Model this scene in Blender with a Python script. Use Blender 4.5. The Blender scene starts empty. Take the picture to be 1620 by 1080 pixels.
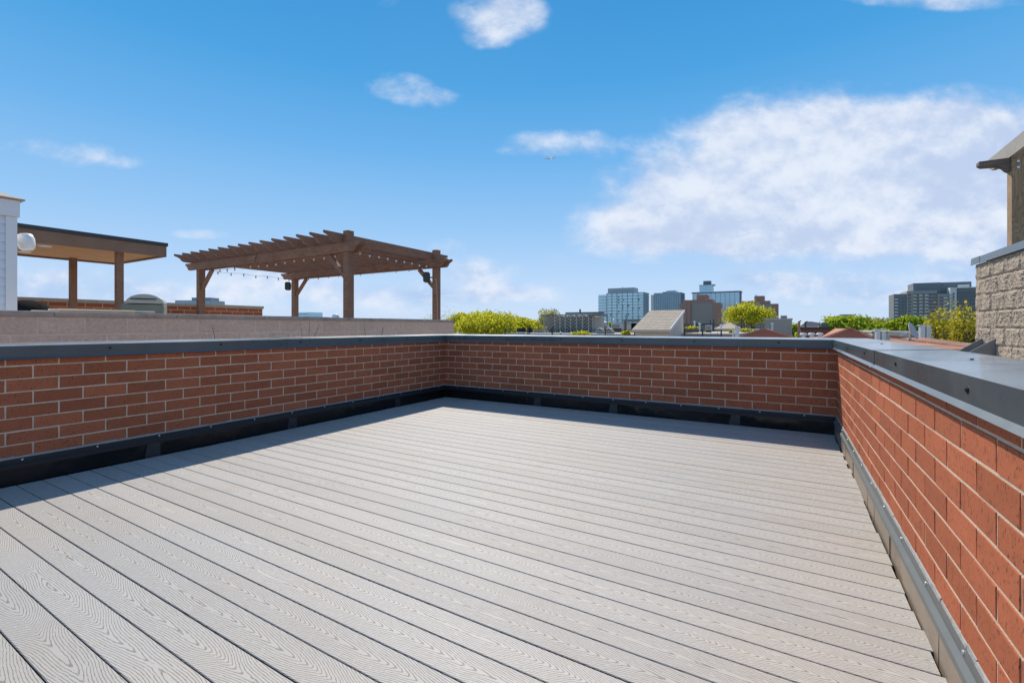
import bpy, bmesh, math, random
import numpy as np
from mathutils import Vector, Matrix
random.seed(7)
S = bpy.context.scene
C = S.collection
R = math.radians
# ------------------------------------------------------------------ camera, sky, sun, exposure
YAW = 30.52; FOC = 734.0; HZ = 517.0; CAMH = 1.22
sy_, cy_ = math.sin(R(YAW)), math.cos(R(YAW))
cam = bpy.data.cameras.new('camera'); co = bpy.data.objects.new('camera', cam); C.objects.link(co)
co.location = (0, 0, CAMH); co.rotation_euler = (R(90), 0, R(YAW))
cam.sensor_width = 36; cam.lens = 36*FOC/1620; cam.shift_y = -(540-HZ)/1620
cam.clip_start = 0.05; cam.clip_end = 12000
S.camera = co
S.view_settings.view_transform = 'Standard'; S.view_settings.look = 'None'
S.view_settings.gamma = 1; S.view_settings.use_curve_mapping = False
S.view_settings.exposure = 0.0
SUN = Vector((-.60, .80, 1.04)).normalized()
sl = bpy.data.lights.new('sun', 'SUN'); sl.energy = 5.0; sl.angle = R(.5); sl.color = (1, .90, .775)
so = bpy.data.objects.new('sun', sl); C.objects.link(so); so.location = (-20, 28, 40)
so.rotation_euler = SUN.to_track_quat('Z', 'Y').to_euler()

def ray(px):                         # bearing of a photo column, per metre of forward distance
    u = (px-810)/FOC
    return (-sy_+u*cy_, cy_+u*sy_)
def q(px, py, Y):                    # point on the plane y = Y seen along that bearing and height
    a, b = ray(px); d = Y/b
    return (a*d, Y, CAMH+(HZ-py)*d/FOC)

class N:                              # tiny node helper
    def __init__(s, nt): s.nt = nt; s.L = nt.links
    def new(s, t, **k):
        n = s.nt.nodes.new(t)
        for a, b in k.items(): setattr(n, a, b)
        return n
    def put(s, sock, v):
        if v is None: return
        if isinstance(v, (int, float)): sock.default_value = v
        elif isinstance(v, (tuple, list)): sock.default_value = tuple(v)+((1,) if len(v) == 3 and sock.type == 'RGBA' else ())
        else: s.L.new(v, sock)
    def m(s, op, a, b=None, c=None, clamp=False):
        n = s.new('ShaderNodeMath', operation=op, use_clamp=clamp)
        for i, v in enumerate((a, b, c)): s.put(n.inputs[i], v)
        return n.outputs[0]
    def vm(s, op, a, b=None):
        n = s.new('ShaderNodeVectorMath', operation=op); s.put(n.inputs[0], a); s.put(n.inputs[1], b)
        return n.outputs['Value' if op in ('DOT_PRODUCT', 'LENGTH') else 'Vector']
    def mix(s, f, a, b, blend='MIX'):
        n = s.new('ShaderNodeMix', data_type='RGBA', blend_type=blend)
        s.put(n.inputs[0], f); s.put(n.inputs[6], a); s.put(n.inputs[7], b); return n.outputs[2]
    def noise(s, vec, scale, detail=3, rough=.5, dist=0, col=False):
        n = s.new('ShaderNodeTexNoise'); s.put(n.inputs['Vector'], vec); n.inputs['Scale'].default_value = scale
        n.inputs['Detail'].default_value = detail; n.inputs['Roughness'].default_value = rough; n.inputs['Distortion'].default_value = dist
        return n.outputs['Color' if col else 'Fac']
    def ss(s, v, a, b, o0=0., o1=1.):
        n = s.new('ShaderNodeMapRange', interpolation_type='SMOOTHSTEP'); s.put(n.inputs[0], v)
        for i, x in enumerate((a, b, o0, o1)): n.inputs[i+1].default_value = x
        return n.outputs[0]
    def sep(s, v):
        n = s.new('ShaderNodeSeparateXYZ'); s.put(n.inputs[0], v); return n.outputs
    def comb(s, x=0, y=0, z=0):
        n = s.new('ShaderNodeCombineXYZ')
        for i, v in enumerate((x, y, z)): s.put(n.inputs[i], v)
        return n.outputs[0]
    def ramp(s, f, stops):
        n = s.new('ShaderNodeValToRGB'); s.put(n.inputs[0], f); e = n.color_ramp.elements
        for i, (p, c) in enumerate(stops):
            el = e[i] if i < 2 else e.new(p)
            el.position = p; el.color = (*c, 1)
        return n.outputs[0]

def srgb(r, g, b):
    f = lambda c: (c/255/12.92) if c/255 <= .04045 else ((c/255+.055)/1.055)**2.4
    return (f(r), f(g), f(b))

# world: Nishita sky under a clear spring gradient with broken cumulus
w = bpy.data.worlds.new('World'); S.world = w; w.use_nodes = True
nt = w.node_tree; nt.nodes.clear(); n = N(nt)
out = n.new('ShaderNodeOutputWorld'); bg = n.new('ShaderNodeBackground')
STR = .1
bg.inputs['Strength'].default_value = STR
sky = n.new('ShaderNodeTexSky', sky_type='NISHITA'); sky.sun_disc = False
sky.sun_elevation = math.asin(SUN.z); sky.sun_rotation = math.atan2(SUN.x, SUN.y)
sky.air_density = 1; sky.dust_density = .3; sky.ozone_density = 2
tc = n.new('ShaderNodeTexCoord').outputs['Generated']
D = n.vm('NORMALIZE', tc); dx, dy, dz = n.sep(D)
az = n.m('ARCTAN2', dx, dy); el = n.m('ARCSINE', dz)
k = 1/STR
grad = n.ramp(n.m('MULTIPLY', n.m('MAXIMUM', el, 0), 1/1.2), [
    (0, tuple(c*k for c in srgb(202, 224, 250))), (.08, tuple(c*k for c in srgb(186, 216, 251))),
    (.17, tuple(c*k for c in srgb(152, 201, 247))), (.29, tuple(c*k for c in srgb(108, 180, 239))),
    (.40, tuple(c*k for c in srgb(72, 163, 228))), (.52, tuple(c*k for c in srgb(52, 149, 217))), (1, tuple(c*k for c in srgb(36, 108, 180)))])
base = n.mix(.93, sky.outputs[0], grad)
# cloud field on the tangent plane of one fixed sky direction
fwd = n.vm('DOT_PRODUCT', D, (-sy_, cy_, 0.)); rgt = n.vm('DOT_PRODUCT', D, (cy_, sy_, 0.)); fs = n.m('MAXIMUM', fwd, .12)
cu = n.m('DIVIDE', rgt, fs); cv_ = n.m('DIVIDE', dz, fs)
def field(dv):
    P = n.comb(cu, n.m('MULTIPLY', n.m('ADD', cv_, dv), 1.45), .37)
    return n.m('ADD', n.m('MULTIPLY', n.noise(P, 3.6, 10, .60, .15), .62), n.m('MULTIPLY', n.noise(P, 11., 8, .60, .1), .38))
fa = field(0.); fb = field(.035)
f2 = n.noise(n.comb(dx, dy, n.m('MULTIPLY', dz, 1.6)), 3.1, 6, .55)
blobs = [(1380, 215, 190, 58, 1.25), (1230, 215, 110, 48, 1.1), (1130, 205, 70, 28, .8), (1130, 290, 120, 62, 1.25), (1300, 290, 180, 74, 1.15), (1450, 310, 240, 80, 1.35), (1040, 362, 82, 36, 1.3), (1170, 364, 170, 40, 1.35), (1075, 320, 90, 44, 1.1), 
         (1560, 262, 130, 72, 1.2), (1560, 355, 190, 46, 1.2), (1350, 380, 260, 26, 1.05), (1040, 250, 56, 20, .6), (1700, 315, 130, 90, 1.2), (1500, 195, 130, 32, .95),
         (790, 18, 64, 36, .74), (770, 52, 40, 22, .62), (622, 134, 50, 20, .62), (675, 156, 46, 16, .62), (60, 234, 60, 16, .52), (130, 247, 60, 18, .70), (195, 256, 45, 11, .55), (890, 224, 80, 20, .52), (850, 240, 70, 10, .36), (612, 4, 36, 18, .2),
         (1520, -8, 110, 22, .60), (1400, -8, 80, 16, .5), (748, 430, 66, 24, 1.05), (800, 462, 90, 16, 1.05), (700, 470, 90, 20, .9), (705, 392, 30, 16, .5), (560, 470, 120, 22, .95), (430, 445, 110, 26, .9), (330, 470, 80, 18, .85), (220, 462, 90, 22, .9), (80, 440, 100, 24, .9), (60, 468, 90, 14, .8), (250, 495, 160, 12, .6),
         (1290, 448, 120, 18, .85), (1370, 468, 130, 14, .95), (1200, 440, 80, 12, .75), (1480, 440, 110, 12, .5), (885, 412, 34, 12, .46), (860, 468, 60, 9, .5), (320, 370, 60, 10, .38), (1060, 300, 40, 16, .6)]
acc = None
for (px, py, rx, ry, amp) in blobs:
    u = n.m('MULTIPLY', n.m('SUBTRACT', cu, (px-810)/FOC), FOC/rx); v = n.m('MULTIPLY', n.m('SUBTRACT', cv_, (HZ-py)/FOC), FOC/ry)
    r2 = n.m('ADD', n.m('MULTIPLY', u, u), n.m('MULTIPLY', v, v))
    g = n.m('MULTIPLY', n.m('POWER', math.e, n.m('MULTIPLY', r2, -.8)), amp)
    acc = g if acc is None else n.m('ADD', n.m('MAXIMUM', acc, g), n.m('MULTIPLY', n.m('MINIMUM', acc, g), .4))
acc = n.m('MULTIPLY', acc, n.ss(fwd, .2, .4))
dens = n.m('ADD', acc, n.m('MULTIPLY', n.m('SUBTRACT', fa, .5), 3.3))
dens = n.m('MULTIPLY', dens, n.ss(acc, .06, .30))
rest = n.m('MULTIPLY', n.ss(fwd, .56, .40), n.ss(el, .02, .3))      # unseen cumulus added outside the view to whiten the ambient light
dens = n.m('MAXIMUM', dens, n.m('MULTIPLY', rest, n.m('ADD', .34, n.m('MULTIPLY', n.m('SUBTRACT', f2, .5), 3.2))))
cov = n.ss(dens, .12, 1.25)
lit = n.m('ADD', n.m('MULTIPLY', n.m('SUBTRACT', fa, fb), 2.3), n.m('MULTIPLY', n.m('SUBTRACT', f2, .5), 1.5))
shade = n.ss(lit, -.30, .32)
ccol = n.mix(shade, tuple(c*k for c in srgb(198, 212, 239)), tuple(c*k for c in srgb(240, 244, 253)))
lowc = n.mix(shade, tuple(c*k for c in srgb(172, 200, 240)), tuple(c*k for c in srgb(236, 241, 253)))
thin = n.mix(n.ss(el, .08, .16), lowc, ccol)
tot = n.mix(n.m('MULTIPLY', cov, .86), base, thin)
# below the horizon: dull ground tone
n.L.new(tot, bg.inputs['Color']); n.L.new(bg.outputs[0], out.inputs[0])

# ------------------------------------------------------------------ materials
def mat(name, col, rough=.7, metal=0, var=.12, vscale=6, bump=0, bscale=60, spec=.5, objrand=0, space='Object', fine=0, fscale=120, tint=None, coat=0):
    m = bpy.data.materials.new(name); m.use_nodes = True; nt = m.node_tree; b = nt.nodes['Principled BSDF']; n = N(nt)
    t = n.new('ShaderNodeTexCoord').outputs['Object'] if space == 'Object' else n.new('ShaderNodeNewGeometry').outputs['Position']
    inf = n.new('ShaderNodeObjectInfo').outputs['Random']
    if space == 'Object': t = n.vm('ADD', t, n.comb(n.m('MULTIPLY', inf, 37.), n.m('MULTIPLY', inf, 91.), n.m('MULTIPLY', inf, 53.)))
    f = n.noise(t, vscale, 5, .6)
    val = n.m('ADD', 1-var, n.m('MULTIPLY', f, 2*var))
    if objrand: val = n.m('MULTIPLY', val, n.m('ADD', 1-objrand, n.m('MULTIPLY', inf, 2*objrand)))
    if fine: val = n.m('MULTIPLY', val, n.m('ADD', 1-fine, n.m('MULTIPLY', n.noise(t, fscale, 3, .7), 2*fine)))
    c = n.mix(1., col, n.comb(val, val, val), 'MULTIPLY')
    if tint: c = n.mix(n.ss(n.noise(t, vscale*.37, 4, .6), .48, .7), c, n.mix(1., tint, n.comb(val, val, val), 'MULTIPLY'))
    n.put(b.inputs['Base Color'], c)
    b.inputs['Roughness'].default_value = rough; b.inputs['Metallic'].default_value = metal
    b.inputs['Specular IOR Level'].default_value = spec
    if coat: b.inputs['Coat Weight'].default_value = coat; b.inputs['Coat Roughness'].default_value = .1
    if bump:
        bp = n.new('ShaderNodeBump'); bp.inputs['Strength'].default_value = bump; bp.inputs['Distance'].default_value = .01
        n.put(bp.inputs['Height'], n.noise(t, bscale, 5, .65)); n.L.new(bp.outputs[0], b.inputs['Normal'])
    return m
M = {}
def deckmat():
    m = bpy.data.materials.new('composite_decking'); m.use_nodes = True; nt = m.node_tree; b = nt.nodes['Principled BSDF']; n = N(nt)
    t = n.new('ShaderNodeTexCoord').outputs['Object']; inf = n.new('ShaderNodeObjectInfo').outputs['Random']
    x, y, z = n.sep(t); off = n.m('MULTIPLY', inf, 211.)
    xx = n.m('ADD', x, off)
    low = n.noise(n.comb(n.m('MULTIPLY', xx, 1.25), off, 0), 1, 1, .4)
    cen = n.m('MULTIPLY', n.m('SUBTRACT', n.noise(n.comb(n.m('MULTIPLY', xx, 2.2), 5., off), 1, 2, .5), .5), .05)
    jag = n.m('MULTIPLY', n.m('SUBTRACT', n.noise(n.comb(n.m('MULTIPLY', xx, 26.), n.m('MULTIPLY', y, 95.), off), 1, 3, .6), .5), .0062)
    yy = n.m('SUBTRACT', y, cen)
    rad = n.m('SQRT', n.m('ADD', n.m('MULTIPLY', yy, yy), .00006))
    g = n.m('ADD', n.m('ADD', n.m('MULTIPLY', rad, .8), n.m('MULTIPLY', low, .27)), n.m('ADD', jag, n.m('MULTIPLY', xx, .13)))
    fr = n.m('FRACT', n.m('DIVIDE', g, .0068))
    tri = n.m('ABSOLUTE', n.m('SUBTRACT', n.m('MULTIPLY', fr, 2.), 1.))       # 1 at the groove
    gap = n.noise(n.comb(n.m('MULTIPLY', xx, 30.), n.m('MULTIPLY', y, 160.), off), 1, 2, .5)
    gr = n.m('MULTIPLY', n.ss(tri, .60, .90), n.ss(gap, .26, .42))
    pos = n.new('ShaderNodeNewGeometry').outputs['Position']
    big = n.noise(pos, .9, 4, .55); sm = n.noise(n.comb(n.m('MULTIPLY', xx, 9.), n.m('MULTIPLY', y, 60.), off), 1, 3, .6)
    val = n.m('ADD', .93, n.m('MULTIPLY', n.m('SUBTRACT', sm, .5), .12))
    val = n.m('ADD', val, n.m('MULTIPLY', n.m('SUBTRACT', inf, .5), .11))
    c = n.mix(n.ss(big, .42, .64), (.48, .46, .425), (.49, .457, .405))
    spots = n.m('MULTIPLY', n.ss(n.noise(pos, 2.3, 4, .6), .60, .74), .35)
    c = n.mix(spots, c, (.44, .37, .29))
    scuff = n.ss(n.noise(pos, 55, 3, .7), .66, .74)
    c = n.mix(n.m('MULTIPLY', scuff, .25), c, (.36, .33, .30))
    c = n.mix(1., c, n.comb(val, val, val), 'MULTIPLY')
    c = n.mix(n.m('MULTIPLY', gr, .72), c, (.14, .12, .10))
    dirt = n.m('MULTIPLY', n.ss(n.noise(pos, 1.4, 6, .7), .5, .72), .20)
    c = n.mix(dirt, c, (.30, .27, .235))
    c = n.mix(n.ss(z, -.0020, -.0040), c, (.07, .055, .042))  # dark brown core on the sides, also painted shade for the edge slots
    n.put(b.inputs['Base Color'], c); b.inputs['Roughness'].default_value = .62; b.inputs['Specular IOR Level'].default_value = .35
    bp = n.new('ShaderNodeBump'); bp.inputs['Strength'].default_value = .35; bp.inputs['Distance'].default_value = .0015
    n.put(bp.inputs['Height'], n.m('MULTIPLY', gr, -1)); n.L.new(bp.outputs[0], b.inputs['Normal'])
    return m
def brickmat(name, col, dark, var=.15):
    m = bpy.data.materials.new(name); m.use_nodes = True; nt = m.node_tree; b = nt.nodes['Principled BSDF']; n = N(nt)
    inf = n.new('ShaderNodeObjectInfo').outputs['Random']
    t = n.vm('ADD', n.new('ShaderNodeTexCoord').outputs['Object'], n.comb(n.m('MULTIPLY', inf, 37.), n.m('MULTIPLY', inf, 91.), n.m('MULTIPLY', inf, 53.)))
    v = n.m('ADD', 1-var, n.m('MULTIPLY', inf, 2*var))
    v = n.m('MULTIPLY', v, n.m('ADD', .86, n.m('MULTIPLY', n.noise(n.new('ShaderNodeNewGeometry').outputs['Position'], .8, 6, .65), .28)))
    v = n.m('MULTIPLY', v, n.m('ADD', .82, n.m('MULTIPLY', n.noise(t, 14, 5, .65), .36)))
    st = n.vm('MULTIPLY', t, (1., 1., .35))
    c = n.mix(1., col, n.comb(v, v, v), 'MULTIPLY')
    c = n.mix(n.m('MULTIPLY', n.ss(n.noise(st, 150, 2, .6), .59, .67), .75), c, dark)           # dark iron specks
    c = n.mix(n.m('MULTIPLY', n.ss(n.noise(t, 260, 2, .6), .66, .74), .45), c, tuple(min(1, x*2.3+.06) for x in col))
    c = n.mix(n.m('MULTIPLY', n.ss(n.noise(n.new('ShaderNodeNewGeometry').outputs['Position'], 2.6, 5, .7), .60, .85), .06), c, (.42, .33, .28))
    n.put(b.inputs['Base Color'], c); b.inputs['Roughness'].default_value = .9; b.inputs['Specular IOR Level'].default_value = .12
    bp = n.new('ShaderNodeBump'); bp.inputs['Strength'].default_value = .5; bp.inputs['Distance'].default_value = .002
    n.put(bp.inputs['Height'], n.noise(st, 150, 4, .7)); n.L.new(bp.outputs[0], b.inputs['Normal'])
    return m
def leafmat(name, a, b_, tr=.55):
    m = bpy.data.materials.new(name); m.use_nodes = True; nt = m.node_tree; nt.nodes.clear(); n = N(nt)
    o = n.new('ShaderNodeOutputMaterial'); d = n.new('ShaderNodeBsdfDiffuse'); t = n.new('ShaderNodeBsdfTranslucent'); mx = n.new('ShaderNodeMixShader')
    p = n.new('ShaderNodeNewGeometry'); f = n.m('ADD', n.m('MULTIPLY', n.noise(p.outputs['Position'], .9, 3), .6), n.m('MULTIPLY', p.outputs['Random Per Island'], .45))
    c = n.mix(n.ss(f, .34, .70), a, b_)
    n.put(d.inputs[0], c); n.put(t.inputs[0], n.mix(1., c, (1.25, 1.15, .6), 'MULTIPLY')); mx.inputs[0].default_value = tr
    n.L.new(d.outputs[0], mx.inputs[1]); n.L.new(t.outputs[0], mx.inputs[2]); n.L.new(mx.outputs[0], o.inputs[0])
    return m
def woodmat(name, col, col2, rough=.75, axis=(1, 14, 14), sc=6, knots=False):
    m = bpy.data.materials.new(name); m.use_nodes = True; nt = m.node_tree; b = nt.nodes['Principled BSDF']; n = N(nt)
    inf = n.new('ShaderNodeObjectInfo').outputs['Random']
    t = n.vm('ADD', n.new('ShaderNodeTexCoord').outputs['Object'], n.comb(n.m('MULTIPLY', inf, 7.), n.m('MULTIPLY', inf, 3.), n.m('MULTIPLY', inf, 5.)))
    s = n.vm('MULTIPLY', t, axis); f = n.noise(s, sc, 5, .65, .6)
    c = n.mix(n.ss(f, .3, .7), col, col2)
    c = n.mix(n.ss(n.noise(t, 3, 4), .35, .8, 0, .35), c, tuple(x*.6 for x in col))
    if knots:
        rings = n.m('FRACT', n.m('MULTIPLY', n.noise(n.vm('MULTIPLY', t, (5., 5., 1.3)), 1.6, 2, .4), 14.))
        c = n.mix(n.m('MULTIPLY', n.ss(n.m('ABSOLUTE', n.m('SUBTRACT', rings, .5)), .22, .5), .5), c, (.16, .095, .05))
    n.put(b.inputs['Base Color'], c); b.inputs['Roughness'].default_value = rough; b.inputs['Specular IOR Level'].default_value = .3
    bp = n.new('ShaderNodeBump'); bp.inputs['Strength'].default_value = .4; bp.inputs['Distance'].default_value = .004
    n.put(bp.inputs['Height'], f); n.L.new(bp.outputs[0], b.inputs['Normal'])
    return m
M['deck'] = deckmat()
M['brick'] = brickmat('iron_spot_brick', (.40, .125, .062), (.06, .03, .02))
M['mortar'] = mat('buff_mortar', (.76, .60, .445), .95, var=.25, vscale=25, bump=.8, bscale=240, fine=.15, fscale=300)
M['coping'] = mat('slate_coated_steel', (.062, .088, .098), .34, metal=.15, var=.14, vscale=3, fine=.05, fscale=40, spec=.7, space='World', tint=(.085, .10, .105), coat=.3)
def top_glint(m, col):                     # upward faces coloured paler to stand for sun glint, broken by water stains
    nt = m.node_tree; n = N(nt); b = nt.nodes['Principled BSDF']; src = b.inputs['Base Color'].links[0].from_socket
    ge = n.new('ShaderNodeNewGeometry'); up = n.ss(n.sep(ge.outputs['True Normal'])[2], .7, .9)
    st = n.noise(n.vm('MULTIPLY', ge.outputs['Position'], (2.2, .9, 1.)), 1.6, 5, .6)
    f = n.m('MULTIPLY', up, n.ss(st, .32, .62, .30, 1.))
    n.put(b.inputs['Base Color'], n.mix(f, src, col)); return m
top_glint(M['coping'], (.25, .28, .30))
M['flash'] = mat('black_flashing', (.005, .005, .006), .38, var=.4, vscale=5, spec=.4, tint=(.008, .008, .008), space='World')
def patchy(m, lo, hi, bumpd, sc=1.3, bs=2.5):
    nt = m.node_tree; n = N(nt); b = nt.nodes['Principled BSDF']; p = n.new('ShaderNodeNewGeometry').outputs['Position']
    n.put(b.inputs['Roughness'], n.ss(n.noise(p, sc, 5, .65), .35, .65, lo, hi))
    bp = n.new('ShaderNodeBump'); bp.inputs['Strength'].default_value = 1; bp.inputs['Distance'].default_value = bumpd
    n.put(bp.inputs['Height'], n.noise(p, bs, 2, .5)); n.L.new(bp.outputs[0], b.inputs['Normal'])
patchy(M['flash'], .14, .42, .015, 1.3, 3.5)
patchy(M['coping'], .22, .46, .010, 1.1, 2.2)
M['cflash'] = mat('dark_counterflashing', (.022, .025, .028), .36, metal=.2, var=.25, vscale=6, spec=.35, space='World')
M['flash_r'] = mat('sunlit_flashing', (.27, .21, .155), .45, var=.25, vscale=5, spec=.5, tint=(.19, .145, .105), space='World', fine=.1, fscale=60)  # lit copy of the dark flashing: sunlight painted in as tan
M['cflash_r'] = mat('sunlit_counterflashing', (.135, .15, .15), .42, metal=.3, var=.2, vscale=6, space='World')  # lit copy of the counterflashing, sunlight put into the paler colour
M['lap'] = mat('hazy_membrane_lap', (.035, .035, .036), .45, var=.6, vscale=14, spec=.5, space='World')
M['screw'] = mat('zinc_screw', (.6, .6, .6), .3, metal=1)
M['screwdark'] = mat('dark_screw', (.03, .03, .03), .4, metal=.5)
M['seal'] = mat('grey_sealant', (.33, .33, .32), .8, var=.3, vscale=30, bump=.6, bscale=40)
M['joist'] = mat('dark_brown_joist', (.025, .018, .013), .9)
M['cmu'] = mat('beige_split_block', (.74, .52, .385), .95, var=.38, vscale=30, bump=1., bscale=90, objrand=.05, fine=.25, fscale=160)
M['cmujoint'] = mat('block_joint', (.80, .66, .56), .95, var=.15, vscale=20, bump=.5)
M['cmu_r'] = mat('tan_split_block', (.44, .36, .275), .95, var=.35, vscale=20, bump=1., bscale=95, objrand=.06, fine=.45, fscale=110)
M['cmurjoint'] = mat('tan_block_joint', (.43, .35, .26), .95, var=.15, vscale=20, bump=.5)
M['cap'] = mat('weathered_cap_stone', (.42, .345, .29), .9, var=.35, vscale=9, bump=.6, bscale=60, tint=(.26, .21, .175))
M['conc'] = mat('pale_concrete', (.42, .39, .33), .9, var=.2, vscale=5, bump=.3)
M['pergola'] = woodmat('brown_stained_cedar', (.19, .092, .055), (.40, .22, .138))
M['cabana'] = woodmat('brown_fascia_wood', (.22, .125, .08), (.30, .185, .12))
M['ceil'] = woodmat('honey_soffit_wood', (.56, .28, .115), (.68, .38, .18), axis=(14, 1, 14))
M['darkmetal'] = mat('dark_metal', (.05, .052, .055), .5, metal=.3)
M['wood_r'] = woodmat('pressure_treated_pine', (.34, .22, .12), (.44, .31, .18), axis=(14, 14, 1), knots=True)
M['wood_grey'] = woodmat('weathered_grey_wood', (.33, .30, .26), (.43, .40, .36))
M['wood_dark'] = woodmat('dark_weathered_wood', (.13, .10, .08), (.22, .18, .15))
M['coping_r'] = mat('grey_steel_coping', (.20, .23, .25), .4, metal=.4)
M['siding'] = mat('white_vinyl_siding', (.74, .77, .80), .5, var=.04)
M['cream'] = mat('cream_siding', (.66, .58, .45), .7, var=.04)
M['white'] = mat('white_plastic', (.78, .78, .77), .4, var=.03)
M['shingle'] = mat('grey_brown_shingles', (.42, .35, .26), .95, var=.3, vscale=9, bump=.6, bscale=40, objrand=.06, fine=.25, fscale=30)
M['beige'] = mat('beige_siding', (.66, .55, .42), .8, var=.08)
M['grill'] = mat('olive_grey_cover', (.20, .20, .16), .6, var=.15)
M['grilldome'] = mat('pale_green_grey_hood', (.38, .40, .36), .4, var=.08, metal=.2)
M['black'] = mat('black_fabric', (.010, .010, .011), .95, spec=.1, var=.3)
M['green_spk'] = mat('dark_green_plastic', (.035, .05, .045), .5)
M['bulb'] = mat('frosted_bulb', (.62, .62, .60), .1, spec=.8)
M['wire'] = mat('black_wire', (.01, .01, .01), .6)
M['steelwhite'] = mat('galvanised_flue', (.66, .68, .70), .4, metal=.5, var=.1)
M['redroof'] = mat('brick_red_stucco', (.42, .17, .115), .85, var=.12, vscale=1.5, bump=.2)
M['clay'] = mat('clay_roof_tile', (.44, .22, .14), .8, var=.25, objrand=.2)
M['grey'] = mat('grey_block', (.38, .345, .29), .9, var=.12, vscale=1)
M['greydark'] = mat('charcoal_panel', (.17, .165, .15), .7, var=.12)
M['glassA'] = mat('blue_green_tower_glass', (.52, .70, .74), .16, metal=.55, var=.15, vscale=.05)
M['glassB'] = mat('deep_blue_tower_glass', (.26, .38, .44), .16, metal=.55, var=.2, vscale=.06)
M['glassC'] = mat('sky_blue_tower_glass', (.50, .70, .78), .14, metal=.55, var=.15, vscale=.05)
M['band'] = mat('tower_slab_edge', (.42, .45, .46), .7, var=.08)
M['bandC'] = mat('grey_slab_edge', (.28, .32, .35), .7, var=.08)
M['mech'] = mat('grey_penthouse', (.48, .46, .44), .8, var=.1, vscale=.2)
M['mechd'] = mat('dark_penthouse', (.20, .21, .22), .8, var=.1, vscale=.2)
M['brownb'] = mat('brown_brick_far', (.42, .32, .27), .9, var=.1, vscale=.4)
M['redb'] = mat('red_brown_brick_far', (.46, .23, .165), .9, var=.1, vscale=.4)
M['win'] = mat('dark_window_glass', (.05, .06, .07), .12, var=.2, vscale=1, spec=.8)
M['aptgrey'] = mat('grey_tan_facade', (.38, .34, .29), .85, var=.08)
M['aptlight'] = mat('pale_balcony_concrete', (.72, .68, .62), .8, var=.08)
M['aptdark'] = mat('slate_facade', (.20, .215, .22), .7, var=.1)
M['ground'] = mat('city_ground', (.17, .17, .14), .95, var=.3, vscale=.03, space='World')
M['bark'] = mat('bark', (.13, .10, .07), .95, var=.3, bump=.6)
M['leafY'] = leafmat('yellow_green_leaves', (.28, .33, .035), (.68, .66, .09))
M['leafG'] = leafmat('spring_green_leaves', (.20, .30, .035), (.42, .50, .07))
M['leafO'] = leafmat('olive_bud_leaves', (.26, .28, .08), (.46, .46, .16), .4)
M['leafR'] = leafmat('bronze_green_leaves', (.28, .26, .05), (.56, .50, .08), .5)
M['alu'] = mat('aircraft_white', (.85, .87, .9), .3)
M['membrane'] = mat('roof_membrane', (.52, .50, .46), .9, var=.2, vscale=1)

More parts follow.
